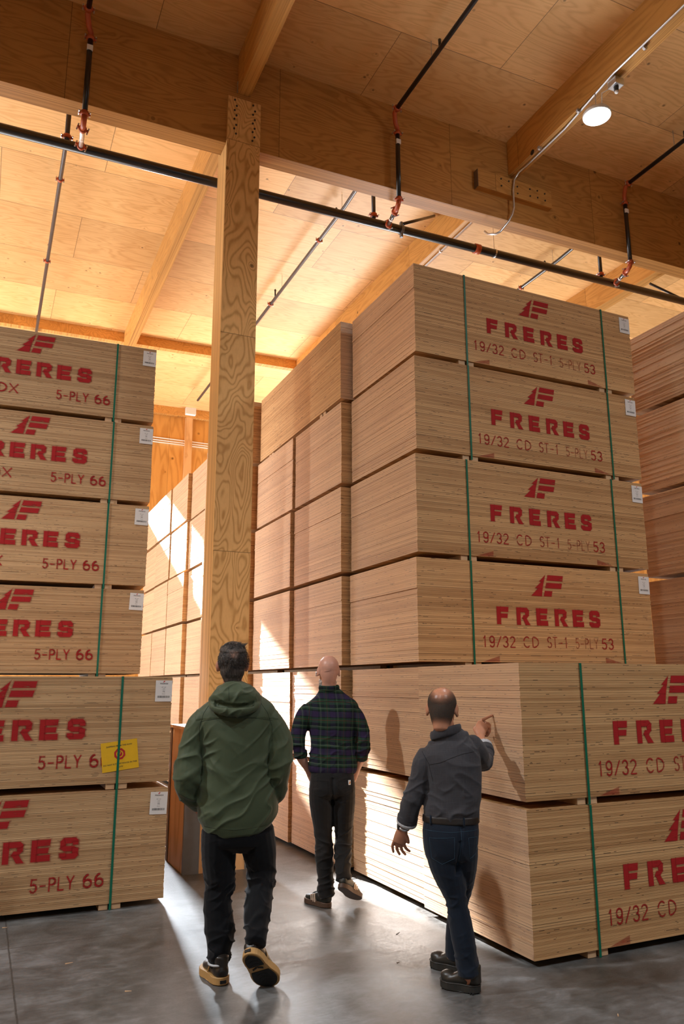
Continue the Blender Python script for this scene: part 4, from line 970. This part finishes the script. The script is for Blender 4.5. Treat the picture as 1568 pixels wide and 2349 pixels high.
so = st.build('loose_strands', M_HAIR1, p, True); so['kind'] = 'stuff'
# jacket
cl = Clay()
cl.limb([(0.024, 0, 0.752, 0.172, 0.145), (0.020, 0, 0.795, 0.205, 0.158), (0.016, 0, 0.86, 0.232, 0.166), (0.010, 0, 0.97, 0.228, 0.162), (0.004, 0, 1.10, 0.207, 0.150), (0.004, 0, 1.24, 0.208, 0.148), (-0.004, 0, 1.35, 0.226, 0.138), (-0.010, 0, 1.42, 0.232, 0.120), (-0.013, 0, 1.465, 0.200, 0.106), (-0.016, 0, 1.505, 0.140, 0.095), (-0.02, 0, 1.54, 0.098, 0.088)], sub=6, n=36, ex=2.3)
cl.limb([(-0.168, 0, 1.392, 0.072, 0.075), (-0.215, -0.005, 1.345, 0.080, 0.078), (-0.258, -0.012, 1.22, 0.078, 0.080), (-0.275, -0.045, 1.07, 0.076, 0.080), (-0.268, -0.01, 0.985, 0.070), (-0.235, 0.05, 0.925, 0.060), (-0.20, 0.11, 0.885, 0.052)])
cl.limb([(0.150, 0, 1.395, 0.072, 0.075), (0.198, -0.005, 1.35, 0.080, 0.078), (0.250, -0.012, 1.25, 0.080, 0.082), (0.252, -0.045, 1.11, 0.074, 0.078), (0.245, -0.01, 1.02, 0.064), (0.240, 0.02, 0.960, 0.056), (0.205, 0.09, 0.915, 0.050)])
wf = folds(3, 0.0105, (4, 4, 9), 0.7, [((-0.27, -0.05, 1.07), 0.26, 1.5), ((0.25, -0.05, 1.10), 0.24, 1.2), ((-0.10, -0.13, 0.92), 0.28, 1.0), ((-0.16, -0.1, 1.22), 0.2, 0.9), ((0.16, -0.1, 1.22), 0.18, 0.8), ((0.17, -0.1, 0.86), 0.2, 0.6)])
def jw(co, n_):
    d = wf(co, n_)
    # yoke step and hem band
    if co.y < 0 and abs(co.x) < 0.24:
        d += 0.0035 * (1 if co.z > 1.395 - 0.25 * (abs(co.x)) ** 2 else 0)
    if co.z < 0.79: d += 0.002
    return d
me = cl.fuse('jacket', 0.0055, 3, jw); jk = link('jacket', me, M_JACKET, p); bj = bvh_of(me)
curve_strip(jk, 'seam', bj, [(-0.215, 1.372), (-0.10, 1.392), (0, 1.395), (0.09, 1.392), (0.205, 1.375)], 0.0013, M_SEAM, off=0.0002)
curve_strip(jk, 'seam', bj, [(-0.150, 1.49), (-0.195, 1.42), (-0.218, 1.34), (-0.212, 1.26)], 0.0013, M_SEAM, off=0.0002); curve_strip(jk, 'seam', bj, [(0.125, 1.49), (0.175, 1.42), (0.205, 1.34), (0.205, 1.26)], 0.0013, M_SEAM, off=0.0002)
curve_strip(jk, 'hem_stitch', bj, [(-0.17, 0.800), (0.0, 0.785), (0.20, 0.802)], 0.0011, M_SEAM, off=0.0002)
# hood lying on the shoulders
cl = Clay()
cl.limb([(-0.022, -0.035, 1.560, 0.098, 0.085), (-0.020, -0.045, 1.535, 0.130, 0.108), (-0.018, -0.055, 1.500, 0.156, 0.122), (-0.018, -0.072, 1.462, 0.146, 0.118), (-0.020, -0.088, 1.430, 0.105, 0.094), (-0.022, -0.096, 1.412, 0.060, 0.066)], sub=5, n=32, ex=2.1)
arcp = lambda a, rx, ry, z0, dz: (-0.018 + rx * math.sin(a), -0.03 - ry * math.cos(a), z0 - dz * math.cos(a))
cl.limb([(*arcp(a, 0.158 - 0.055 * max(0.0, (abs(a) - 1.0) / 0.9), 0.140, 1.505, 0.075), 0.016 + 0.014 * max(0.0, math.cos(a))) for a in [math.radians(v) for v in (-115, -95, -75, -50, -25, 0, 25, 50, 75, 95, 115)]], ref=(0, 0, 1), n=14)
cl.limb([(*arcp(a, 0.092, 0.088, 1.550, -0.018), 0.020) for a in [math.radians(v) for v in (-120, -85, -55, -25, 0, 25, 55, 85, 120)]], ref=(0, 0, 1), n=14)
def hoodw(co, n_):
    d = folds(8, 0.010, (6, 6, 14), 0.5, [((-0.02, -0.15, 1.47), 0.2, 1.0)])(co, n_)
    c = math.exp(-((co.z - (1.462 + 0.9 * (co.x + 0.02) ** 2)) / 0.010) ** 2) * (0.017 if co.y < -0.08 and abs(co.x + 0.02) < 0.115 else 0)
    return d - c
me = cl.fuse('hood', 0.005, 2, hoodw); hd = link('hood', me, M_JACKET, p); bh = bvh_of(me)
curve_strip(hd, 'seam', bh, [(-0.055, 1.565), (-0.05, 1.49)], 0.0011, M_SEAM, off=0.0002)
# trousers
cl = Clay()
cl.limb([(0.015, 0, 0.93, 0.175, 0.120), (0.018, 0, 0.80, 0.195, 0.138), (0.020, 0, 0.72, 0.200, 0.140), (0.021, 0, 0.685, 0.190, 0.128)], n=28, ex=2.4)
cl.limb([(-0.082, 0, 0.76, 0.105, 0.130), (-0.085, 0.0, 0.62, 0.100, 0.108), (-0.076, 0.01, 0.475, 0.085, 0.090), (-0.086, -0.005, 0.395, 0.076, 0.082), (-0.064, -0.04, 0.235, 0.083, 0.085), (-0.068, -0.075, 0.150, 0.066, 0.070), (-0.070, -0.095, 0.085, 0.049, 0.054)])
cl.limb([(0.122, 0, 0.76, 0.105, 0.130), (0.142, 0.015, 0.64, 0.096, 0.105), (0.160, 0.035, 0.525, 0.082, 0.088), (0.148, -0.065, 0.415, 0.074, 0.080), (0.136, -0.165, 0.335, 0.076, 0.074), (0.136, -0.240, 0.280, 0.062, 0.064), (0.128, -0.285, 0.240, 0.058, 0.060)])
tf = folds(5, 0.013, (5, 5, 13), 0.5, [((-0.08, -0.03, 0.42), 0.2, 0.7), ((-0.07, -0.08, 0.17), 0.18, 1.4), ((0.15, 0.0, 0.45), 0.2, 1.2), ((0.14, -0.2, 0.3), 0.16, 1.2)])
link('trousers', cl.fuse('trousers', 0.0055, 3, tf), M_TROU1, p)
shoe(p, (-0.040, -0.165, 0), (-0.125, 0.09, 0), (0, 0, 1), 0.285, 0.118, M_RUBBER, M_TAN, 0.030, 'rubber', 0.105)
MB().tube([(-0.071 + 0.051 * math.cos(a), -0.100 + 0.055 * math.sin(a), 0.098) for a in [2 * PI * i / 24 for i in range(25)]], 0.006, 8).build('sock', M_LINING, p, True)
shoe(p, (0.082, -0.345, 0.205), (0.205, -0.215, 0.020), (0.10, 0.75, 0.60), 0.295, 0.125, M_RUBBER, M_TAN, 0.030, 'rubber', 0.105)

# ---- the man in the plaid shirt
p = person('bald man in green and purple plaid shirt, walking away with hands in pockets', 2.45, 5.70, 23.26)
hm = head_frame((0.029, 0.0, 1.682), 8, -4, 0, 1.05)
cl = Clay(); add_head(cl, hm, 1.1)
cl.limb([(0.031, -0.012, 1.65, 0.054, 0.058), (0.034, -0.012, 1.57, 0.056, 0.056), (0.04, 0.005, 1.46, 0.075, 0.050)])
cl.limb([(0.06, 0, 0.85, 0.13, 0.09), (0.058, 0, 1.1, 0.14, 0.09), (0.05, 0, 1.30, 0.16, 0.095), (0.045, 0, 1.40, 0.15, 0.07), (0.04, 0.005, 1.45, 0.09, 0.05)])
cl.limb([(-0.115, 0, 1.365, 0.042), (-0.185, -0.01, 1.23, 0.038), (-0.190, -0.015, 1.09, 0.038), (-0.172, 0.01, 1.03, 0.038), (-0.132, 0.05, 0.955, 0.027), (-0.10, 0.08, 0.90, 0.034, 0.02), (-0.085, 0.09, 0.86, 0.032, 0.018)])
cl.limb([(0.200, 0, 1.355, 0.042), (0.282, -0.01, 1.20, 0.038), (0.285, -0.02, 1.08, 0.038), (0.272, 0.015, 1.02, 0.036), (0.252, 0.05, 0.955, 0.027), (0.225, 0.08, 0.90, 0.034, 0.02), (0.212, 0.09, 0.86, 0.032, 0.018)])
cl.limb([(-0.02, 0, 0.85, 0.075), (-0.005, 0.01, 0.44, 0.045), (0.012, -0.05, 0.08, 0.032), (0.012, -0.05, 0.05, 0.032)])
cl.limb([(0.14, 0, 0.85, 0.075), (0.14, 0.02, 0.44, 0.045), (0.137, -0.12, 0.22, 0.035), (0.138, -0.15, 0.17, 0.03)])
link('body', cl.fuse('body', 0.005, 3, face_warp(hm)), M_SKIN2, p); eyes(p, hm)
cl = Clay(); cl.ell((0, 0.040, -0.078), (0.066, 0.062, 0.056), hm); cl.ell((0, 0.070, -0.115), (0.045, 0.040, 0.045), hm)
def bw_(co, n_): return noise.noise(co * 60) * 0.006 + noise.noise(co * 150) * 0.004
link('beard', cl.fuse('beard', 0.005, 1, bw_), M_BEARD, p)
MB().ball(hm @ Vector((-0.088, 0.012, -0.008)), 0.008, seg=10).tube([hm @ Vector((-0.090, 0.014, -0.010)), hm @ Vector((-0.088, 0.024, -0.034))], 0.004, 8).build('earbud', M_WHITE, p, True)
cr_ = MB(); cr_.tube([hm @ Vector((-0.045 + 0.018 * i, -0.108 + 0.012 * abs(i - 2) ** 1.5 * 0.6, -0.012 + 0.003 * i + (0.004 if i > 3 else 0))) for i in range(5)], [0.0005, 0.0014, 0.0016, 0.0014, 0.0004], 6); cr_.build('nape_crease', plain('skin_crease', (0.22, 0.10, 0.07), 0.6), p, True)
cl = Clay()
cl.limb([(0.062, 0, 0.925, 0.168, 0.112), (0.062, 0, 0.965, 0.186, 0.122), (0.060, 0, 1.06, 0.176, 0.114), (0.056, 0, 1.175, 0.172, 0.108), (0.056, 0, 1.29, 0.188, 0.112), (0.050, 0, 1.385, 0.214, 0.106), (0.046, 0, 1.440, 0.196, 0.094), (0.043, 0, 1.475, 0.150, 0.086), (0.040, 0, 1.505, 0.115, 0.082), (0.035, -0.004, 1.545, 0.080, 0.075), (0.034, -0.005, 1.562, 0.070, 0.070)], sub=6, n=34, ex=2.3)
cl.limb([(-0.115, 0, 1.395, 0.058), (-0.156, -0.005, 1.34, 0.065), (-0.195, -0.010, 1.23, 0.062, 0.066), (-0.196, -0.018, 1.14, 0.058), (-0.188, -0.008, 1.075, 0.050), (-0.183, 0.0, 1.055, 0.050)])
cl.limb([(0.205, 0, 1.385, 0.058), (0.248, -0.005, 1.325, 0.064), (0.290, -0.010, 1.21, 0.058, 0.064), (0.292, -0.020, 1.13, 0.056), (0.280, 0.0, 1.055, 0.049), (0.277, 0.008, 1.035, 0.049)])
pf = folds(11, 0.010, (5, 5, 10), 0.4, [((-0.19, 0, 1.12), 0.18, 1.5), ((0.29, 0, 1.12), 0.18, 1.5), ((0.06, -0.1, 1.08), 0.2, 0.7)])
me = cl.fuse('shirt', 0.005, 3, pf); sh = link('shirt', me, M_PLAID, p); bs = bvh_of(me)
curve_strip(sh, 'yoke_seam', bs, [(-0.115, 1.435), (-0.06, 1.452), (0.05, 1.455), (0.15, 1.452), (0.215, 1.43)], 0.0014, M_DSEAM, off=0.0002)
for a, b in (((-0.105, 1.44), (-0.118, 1.25)), ((0.212, 1.44), (0.226, 1.24))): curve_strip(sh, 'sleeve_seam', bs, [a, ((a[0] + b[0]) / 2 + (0.004 if a[0] > 0 else -0.004), (a[1] + b[1]) / 2), b], 0.0014, M_DSEAM, off=0.0002)
cl = Clay()
cl.limb([(0.034 + 0.071 * math.sin(a), -0.006 - 0.070 * math.cos(a), 1.556 - 0.006 * math.cos(a), 0.011, 0.022) for a in [math.radians(v) for v in range(-150, 151, 20)]], ref=(0, 0, 1), n=12)
link('collar', cl.fuse('collar', 0.004, 2), M_PLAID, p)
for c in ((-0.184, 0.0, 1.062), (0.278, 0.006, 1.042)):
    cl = Clay(); cl.limb([(c[0], c[1], c[2] + 0.022, 0.052), (c[0] + (0.004 if c[0] < 0 else -0.004), c[1] + 0.006, c[2] - 0.018, 0.053)]); link('rolled_cuff', cl.fuse('rolled_cuff', 0.005, 1, folds(2, 0.006, (9, 9, 14))), M_PLAID, p)
cl = Clay()
cl.limb([(0.06, 0, 0.985, 0.158, 0.105), (0.059, 0, 0.90, 0.168, 0.118), (0.058, 0, 0.82, 0.176, 0.128), (0.060, 0, 0.775, 0.170, 0.120)], n=28, ex=2.4)
cl.limb([(-0.030, 0, 0.82, 0.090, 0.115), (-0.022, 0.0, 0.70, 0.088, 0.098), (-0.010, 0.005, 0.52, 0.072, 0.078), (-0.004, 0.0, 0.425, 0.066, 0.070), (0.002, -0.02, 0.30, 0.062, 0.068), (0.010, -0.045, 0.16, 0.058, 0.062), (0.013, -0.05, 0.075, 0.062, 0.066)])
cl.limb([(0.146, 0, 0.82, 0.090, 0.115), (0.145, 0.005, 0.70, 0.086, 0.098), (0.142, 0.02, 0.52, 0.070, 0.076), (0.140, 0.01, 0.425, 0.064, 0.070), (0.138, -0.06, 0.32, 0.060, 0.064), (0.138, -0.125, 0.235, 0.056, 0.058), (0.138, -0.140, 0.205, 0.058, 0.058)])
tf = folds(14, 0.010, (5, 5, 14), 0.4, [((0.0, -0.05, 0.4), 0.18, 1.0), ((0.01, -0.05, 0.13), 0.15, 1.3), ((0.14, -0.05, 0.4), 0.2, 1.2), ((0.14, -0.13, 0.23), 0.12, 1.0), ((0.06, -0.1, 0.78), 0.15, 0.6)])
def tw2(co, n_):
    d = tf(co, n_)
    if co.y < 0 and co.z > 0.70: d -= 0.012 * math.exp(-((co.x - 0.062) / 0.012) ** 2) * (1 if co.z < 0.90 else 0.3)
    return d
me = cl.fuse('trousers', 0.005, 3, tw2); tr_ = link('trousers', me, M_TROU2, p); bt = bvh_of(me)
for pts in ([(0.100, 0.880), (0.205, 0.878), (0.208, 0.79), (0.155, 0.768), (0.103, 0.788), (0.100, 0.880)], [(-0.085, 0.878), (0.025, 0.880), (0.022, 0.788), (-0.03, 0.768), (-0.088, 0.79), (-0.085, 0.878)]): curve_strip(tr_, 'pocket_stitch', bt, pts, 0.0011, M_DSEAM, off=0.0005)
h = bt.ray_cast(Vector((0.186, -1, 0.866)), Vector((0, 1, 0)))
if h[0]:
    q = h[0]; n_ = h[1]; az_ = math.atan2(n_.x, -n_.y)
    pt_ = MB().box((-0.0105, -0.003, -0.017), (0.0105, 0.0, 0.017)).build('pocket_patch', M_WHITE, tr_, loc=q); pt_.rotation_euler = (0, 0, az_)
    MB().prism([(-0.004, -0.008), (0.003, -0.010), (0.008, -0.003), (0.007, 0.006), (0.001, 0.010), (0.003, 0.003), (-0.001, -0.001), (-0.005, 0.0)], 'y', -0.0038, -0.0028).build('patch_emblem', M_PATCHO, pt_)
shoe(p, (0.042, -0.095, 0), (-0.120, 0.105, 0), (0, 0, 1), 0.275, 0.100, M_SNEAK, M_GUM, 0.024, 'sneaker', 0.085)
shoe(p, (0.112, -0.215, 0.165), (0.235, -0.04, 0.045), (0.15, 0.45, 0.85), 0.275, 0.100, M_SNEAK, M_GUM, 0.024, 'sneaker', 0.085)

# ---- the man in the grey shirt, pointing
p = person('balding man in charcoal shirt and dark jeans pointing at the right-hand pile', 2.42, 3.92, 31.69)
hm = head_frame((-0.006, 0.004, 1.440), -4, -18, 2, 1.04)
cl = Clay(); add_head(cl, hm, 1.45)
cl.limb([(-0.002, -0.010, 1.41, 0.053, 0.054), (0.004, -0.006, 1.34, 0.058, 0.055), (0.012, 0.008, 1.24, 0.070, 0.050)])
cl.limb([(0.025, 0, 0.78, 0.125, 0.09), (0.04, 0, 0.98, 0.125, 0.092), (0.035, 0, 1.15, 0.135, 0.095), (0.03, 0, 1.20, 0.11, 0.07), (0.02, 0.008, 1.25, 0.07, 0.05)])
cl.limb([(-0.095, 0, 1.17, 0.05), (-0.14, -0.01, 1.08, 0.042), (-0.20, 0.0, 0.94, 0.038), (-0.222, 0.02, 0.86, 0.036), (-0.245, 0.05, 0.79, 0.027, 0.022)])
cl.limb([(-0.243, 0.05, 0.795, 0.027, 0.022), (-0.255, 0.062, 0.755, 0.036, 0.022), (-0.268, 0.078, 0.712, 0.038, 0.019)])
for f in ([(-0.298, 0.080, 0.715, 0.0090), (-0.308, 0.098, 0.684, 0.0085), (-0.303, 0.112, 0.650, 0.0070)], [(-0.280, 0.082, 0.706, 0.0098), (-0.282, 0.106, 0.668, 0.0090), (-0.268, 0.118, 0.638, 0.0075)],
          [(-0.262, 0.080, 0.702, 0.0098), (-0.254, 0.102, 0.664, 0.0090), (-0.234, 0.110, 0.640, 0.0076)], [(-0.245, 0.074, 0.708, 0.0095), (-0.230, 0.092, 0.676, 0.0088), (-0.209, 0.098, 0.660, 0.0074)],
          [(-0.238, 0.050, 0.765, 0.014), (-0.222, 0.062, 0.738, 0.0115), (-0.216, 0.074, 0.708, 0.0085)]): cl.limb(f, ref=(1, 0, 0.2), sub=4, n=12)
cl.limb([(0.155, 0.03, 1.23, 0.05), (0.205, 0.15, 1.17, 0.042), (0.238, 0.26, 1.13, 0.038), (0.236, 0.36, 1.20, 0.034), (0.223, 0.455, 1.268, 0.025, 0.021)])
cl.limb([(0.223, 0.45, 1.265, 0.026, 0.021), (0.226, 0.487, 1.300, 0.038, 0.022), (0.247, 0.525, 1.334, 0.040, 0.020)])
for f in ([(0.236, 0.530, 1.357, 0.0105), (0.272, 0.562, 1.371, 0.0095), (0.311, 0.594, 1.386, 0.0075)], [(0.258, 0.535, 1.343, 0.0105), (0.286, 0.560, 1.330, 0.010), (0.282, 0.560, 1.300, 0.009), (0.262, 0.545, 1.290, 0.008)],
          [(0.258, 0.527, 1.325, 0.0105), (0.287, 0.548, 1.310, 0.010), (0.282, 0.548, 1.282, 0.009), (0.262, 0.535, 1.275, 0.008)], [(0.252, 0.517, 1.306, 0.010), (0.279, 0.532, 1.290, 0.009), (0.272, 0.535, 1.267, 0.008), (0.255, 0.525, 1.263, 0.0075)],
          [(0.205, 0.470, 1.286, 0.016), (0.193, 0.505, 1.308, 0.013), (0.212, 0.545, 1.318, 0.010), (0.232, 0.560, 1.318, 0.009)]): cl.limb(f, ref=(0.2, 0.1, 1), sub=4, n=12)
cl.limb([(-0.02, 0, 0.76, 0.07), (0.04, -0.01, 0.45, 0.045), (0.09, -0.02, 0.10, 0.032), (0.09, -0.02, 0.06, 0.032)])
cl.limb([(0.09, 0.02, 0.76, 0.07), (0.07, 0.16, 0.45, 0.045), (0.015, 0.26, 0.12, 0.032), (0.01, 0.26, 0.07, 0.032)])
link('body', cl.fuse('body', 0.0038, 3, face_warp(hm)), M_SKIN3, p); eyes(p, hm)
# cropped hair round the sides and back, the crown bare
def stubble():
    t = NT('cropped_hair'); g = t.obj()
    inv_ = hm.inverted()
    n = t.noise(g, 420, 2); n2 = t.noise(g, 26, 3)
    va = t.add('ShaderNodeVertexColor', layer_name='hair_cover')
    al = t.math('MULTIPLY', va.outputs['Color'], t.math('ADD', 0.45, t.math('MULTIPLY', n, 0.8)))
    t.fin(t.mix(n, (0.010, 0.008, 0.007), (0.085, 0.068, 0.055)), 0.75, 0, 0.2); t.t.links.new(al, t.b.inputs['Alpha']); t.bump(n, 0.4, 0.003)
    return t.m
cl = Clay(); cl.ell((0, -0.016, 0.028), (0.0800, 0.0990, 0.0890), hm, 28); occiput(cl, hm, 0.0034)
me = cl.fuse('cropped_hair', 0.0045, 2); inv = hm.inverted()
at = me.color_attributes.new('hair_cover', 'FLOAT_COLOR', 'POINT')
for v in me.vertices:
    q = inv @ v.co
    crown_d = math.sqrt((q.x / 0.060) ** 2 + ((q.z - 0.105) / 0.080) ** 2) if q.y < 0.02 else math.sqrt((q.x / 0.062) ** 2 + ((q.z - 0.11) / 0.09) ** 2)
    a = min(1.0, max(0.0, (crown_d - 0.72) / 0.75))
    if q.y > 0.045: a *= max(0.0, 1 - (q.y - 0.045) / 0.02)
    a *= min(1.0, max(0.0, (q.z + 0.098) / 0.034))
    at.data[v.index].color = (a, a, a, 1)
link('cropped_hair', me, stubble(), p)
cl = Clay()
cl.limb([(0.024, 0, 0.845, 0.150, 0.108), (0.027, 0, 0.90, 0.154, 0.114), (0.040, 0, 0.98, 0.150, 0.114), (0.046, 0, 1.08, 0.154, 0.116), (0.036, 0.003, 1.165, 0.160, 0.112), (0.032, 0.008, 1.225, 0.150, 0.098), (0.026, 0.010, 1.275, 0.108, 0.082), (0.014, 0.003, 1.312, 0.080, 0.074), (0.012, 0.002, 1.330, 0.071, 0.068)], sub=6, n=34, ex=2.25)
cl.limb([(0.0, 0.005, 1.250, 0.050), (-0.060, 0.005, 1.215, 0.056)], ref=(0, 1, 0))
cl.limb([(0.03, 0.01, 1.285, 0.045), (0.12, 0.02, 1.268, 0.052)])
cl.limb([(-0.080, 0.005, 1.188, 0.067), (-0.114, 0, 1.13, 0.070), (-0.140, -0.008, 1.06, 0.062), (-0.178, -0.008, 0.965, 0.058), (-0.205, 0.010, 0.885, 0.056), (-0.214, 0.020, 0.852, 0.056)])
cl.limb([(0.142, 0.015, 1.245, 0.064), (0.178, 0.07, 1.205, 0.064), (0.212, 0.17, 1.150, 0.058), (0.234, 0.265, 1.140, 0.052), (0.244, 0.325, 1.172, 0.050), (0.242, 0.352, 1.190, 0.052)])
sf = folds(21, 0.0105, (5, 5, 11), 0.5, [((-0.18, 0, 0.97), 0.16, 1.2), ((0.08, -0.1, 0.94), 0.22, 1.1), ((0.10, -0.1, 1.19), 0.16, 1.0), ((0.22, 0.2, 1.15), 0.14, 1.0), ((-0.08, -0.05, 1.05), 0.14, 0.7)])
me = cl.fuse('shirt', 0.005, 3, sf); sh = link('shirt', me, M_SHIRT3, p); bs = bvh_of(me)
curve_strip(sh, 'yoke_seam', bs, [(-0.085, 1.145), (-0.02, 1.160), (0.04, 1.185), (0.10, 1.205), (0.165, 1.215)], 0.0012, M_DSEAM, off=0.0002)
curve_strip(sh, 'sleeve_seam', bs, [(-0.125, 1.215), (-0.088, 1.15), (-0.068, 1.06)], 0.0012, M_DSEAM, off=0.0002)
cl = Clay()
cl.limb([(0.010 + 0.080 * math.sin(a), 0.0 - 0.072 * math.cos(a), 1.316 + 0.022 * math.sin(a) + 0.004 * math.cos(a), 0.010, 0.026) for a in [math.radians(v) for v in range(-140, 141, 20)]], ref=(0, 0, 1), n=12)
link('collar', cl.fuse('collar', 0.004, 2, folds(4, 0.003)), M_SHIRT3, p)
cl = Clay(); cl.limb([(-0.213, 0.020, 0.862, 0.059, 0.060), (-0.220, 0.028, 0.828, 0.058, 0.058)]); link('rolled_cuff', cl.fuse('rolled_cuff', 0.0045, 1, folds(6, 0.004, (9, 9, 14))), M_SHIRT3, p)
cl = Clay(); cl.limb([(-0.2195, 0.027, 0.833, 0.060, 0.060), (-0.223, 0.032, 0.821, 0.058, 0.058)]); link('cuff_lining', cl.fuse('cuff_lining', 0.004, 1), M_LINING, p)
cl = Clay(); cl.limb([(0.2435, 0.332, 1.176, 0.055, 0.057), (0.241, 0.368, 1.200, 0.054, 0.056)]); link('rolled_cuff', cl.fuse('rolled_cuff', 0.0045, 1, folds(7, 0.003, (9, 9, 14))), M_SHIRT3, p)
cl = Clay(); cl.limb([(0.241, 0.366, 1.202, 0.053, 0.055), (0.238, 0.386, 1.220, 0.050, 0.052)]); link('cuff_lining', cl.fuse('cuff_lining', 0.004, 1), M_LINING, p)
# watch and band
ax = Vector((-0.022, 0.03, -0.07)).normalized(); wc = Vector((-0.2395, 0.046, 0.797))
u = ax.orthogonal().normalized(); w = ax.cross(u)
b = MB(); b.tube([wc + (u * math.cos(a) + w * math.sin(a)) * 0.0285 for a in [2 * PI * i / 28 for i in range(29)]], 0.0075, 8); wt = b.build('watch', M_STEEL, p, True)
b = MB(); fc = wc + Vector((-0.028, -0.008, 0.004)); b.tube([fc + Vector((0.006, 0.002, 0)), fc - Vector((0.006, 0.002, 0))], 0.017, 18); b.build('watch_face', M_BELT, wt, True)
b = MB(); wc2 = wc - ax * 0.020; b.tube([wc2 + (u * math.cos(a) + w * math.sin(a)) * 0.0315 for a in [2 * PI * i / 28 for i in range(29)]], 0.004, 8); b.build('bracelet', M_DSEAM, p, True)
cl = Clay()
cl.limb([(0.024, 0, 0.875, 0.140, 0.100), (0.023, 0, 0.84, 0.150, 0.110), (0.019, -0.004, 0.775, 0.155, 0.124), (0.018, -0.004, 0.70, 0.146, 0.122), (0.022, 0, 0.660, 0.132, 0.110)], n=28, ex=2.3)
cl.limb([(-0.025, -0.005, 0.71, 0.098, 0.112), (-0.006, -0.008, 0.62, 0.094, 0.100), (0.022, -0.010, 0.52, 0.076, 0.080), (0.042, -0.012, 0.44, 0.060, 0.066), (0.064, -0.015, 0.29, 0.061, 0.066), (0.085, -0.018, 0.15, 0.058, 0.064), (0.092, -0.020, 0.085, 0.060, 0.070)])
cl.limb([(0.085, 0.0, 0.71, 0.085, 0.108), (0.084, 0.03, 0.62, 0.078, 0.090), (0.072, 0.10, 0.48, 0.062, 0.070), (0.052, 0.16, 0.38, 0.056, 0.062), (0.034, 0.21, 0.24, 0.056, 0.062), (0.030, 0.245, 0.095, 0.060, 0.068)])
tf = folds(25, 0.009, (5, 5, 12), 0.4, [((0.04, 0, 0.44), 0.16, 0.9), ((0.09, 0, 0.15), 0.14, 1.2), ((0.02, -0.1, 0.68), 0.14, 0.6)])
def tw3(co, n_):
    d = tf(co, n_)
    if co.y < 0 and co.z > 0.58: d -= 0.012 * math.exp(-((co.x - 0.075 + 0.12 * (0.80 - co.z)) / 0.011) ** 2) * (1 if co.z < 0.76 else 0.4)
    return d
me = cl.fuse('trousers', 0.005, 3, tw3); tr_ = link('trousers', me, M_TROU3, p); bt = bvh_of(me)
for pts in ([(-0.095, 0.770), (0.040, 0.778), (0.036, 0.672), (-0.030, 0.640), (-0.085, 0.668), (-0.095, 0.770)], [(0.115, 0.775), (0.160, 0.775), (0.152, 0.69), (0.118, 0.665), (0.115, 0.775)], [(0.075, 0.83), (0.077, 0.76), (0.066, 0.69), (0.050, 0.63)], [(-0.125, 0.807), (0.02, 0.803), (0.165, 0.81)]): curve_strip(tr_, 'stitching', bt, pts, 0.0009, M_STITCH, off=0.0004)
cl = Clay(); cl.limb([(0.024, 0, 0.872, 0.1555, 0.1145), (0.0235, 0, 0.840, 0.1575, 0.117)], n=32, ex=2.3); me = cl.fuse('belt', 0.005, 1); bl = link('belt', me, M_BELT, p); bb = bvh_of(me)
for x in (-0.085, 0.093): curve_strip(tr_, 'belt_loop', bb, [(x, 0.880), (x, 0.828)], 0.0055, M_TROU3, off=0.002)
shoe(p, (0.150, -0.035, 0), (-0.030, 0.045, 0), (0, 0, 1), 0.225, 0.096, M_BOOT, M_BSOLE, 0.028, 'boot', 0.10)
shoe(p, (0.078, 0.235, 0.0), (-0.075, 0.335, 0.0), (0, 0, 1), 0.225, 0.096, M_BOOT, M_BSOLE, 0.028, 'boot', 0.13)
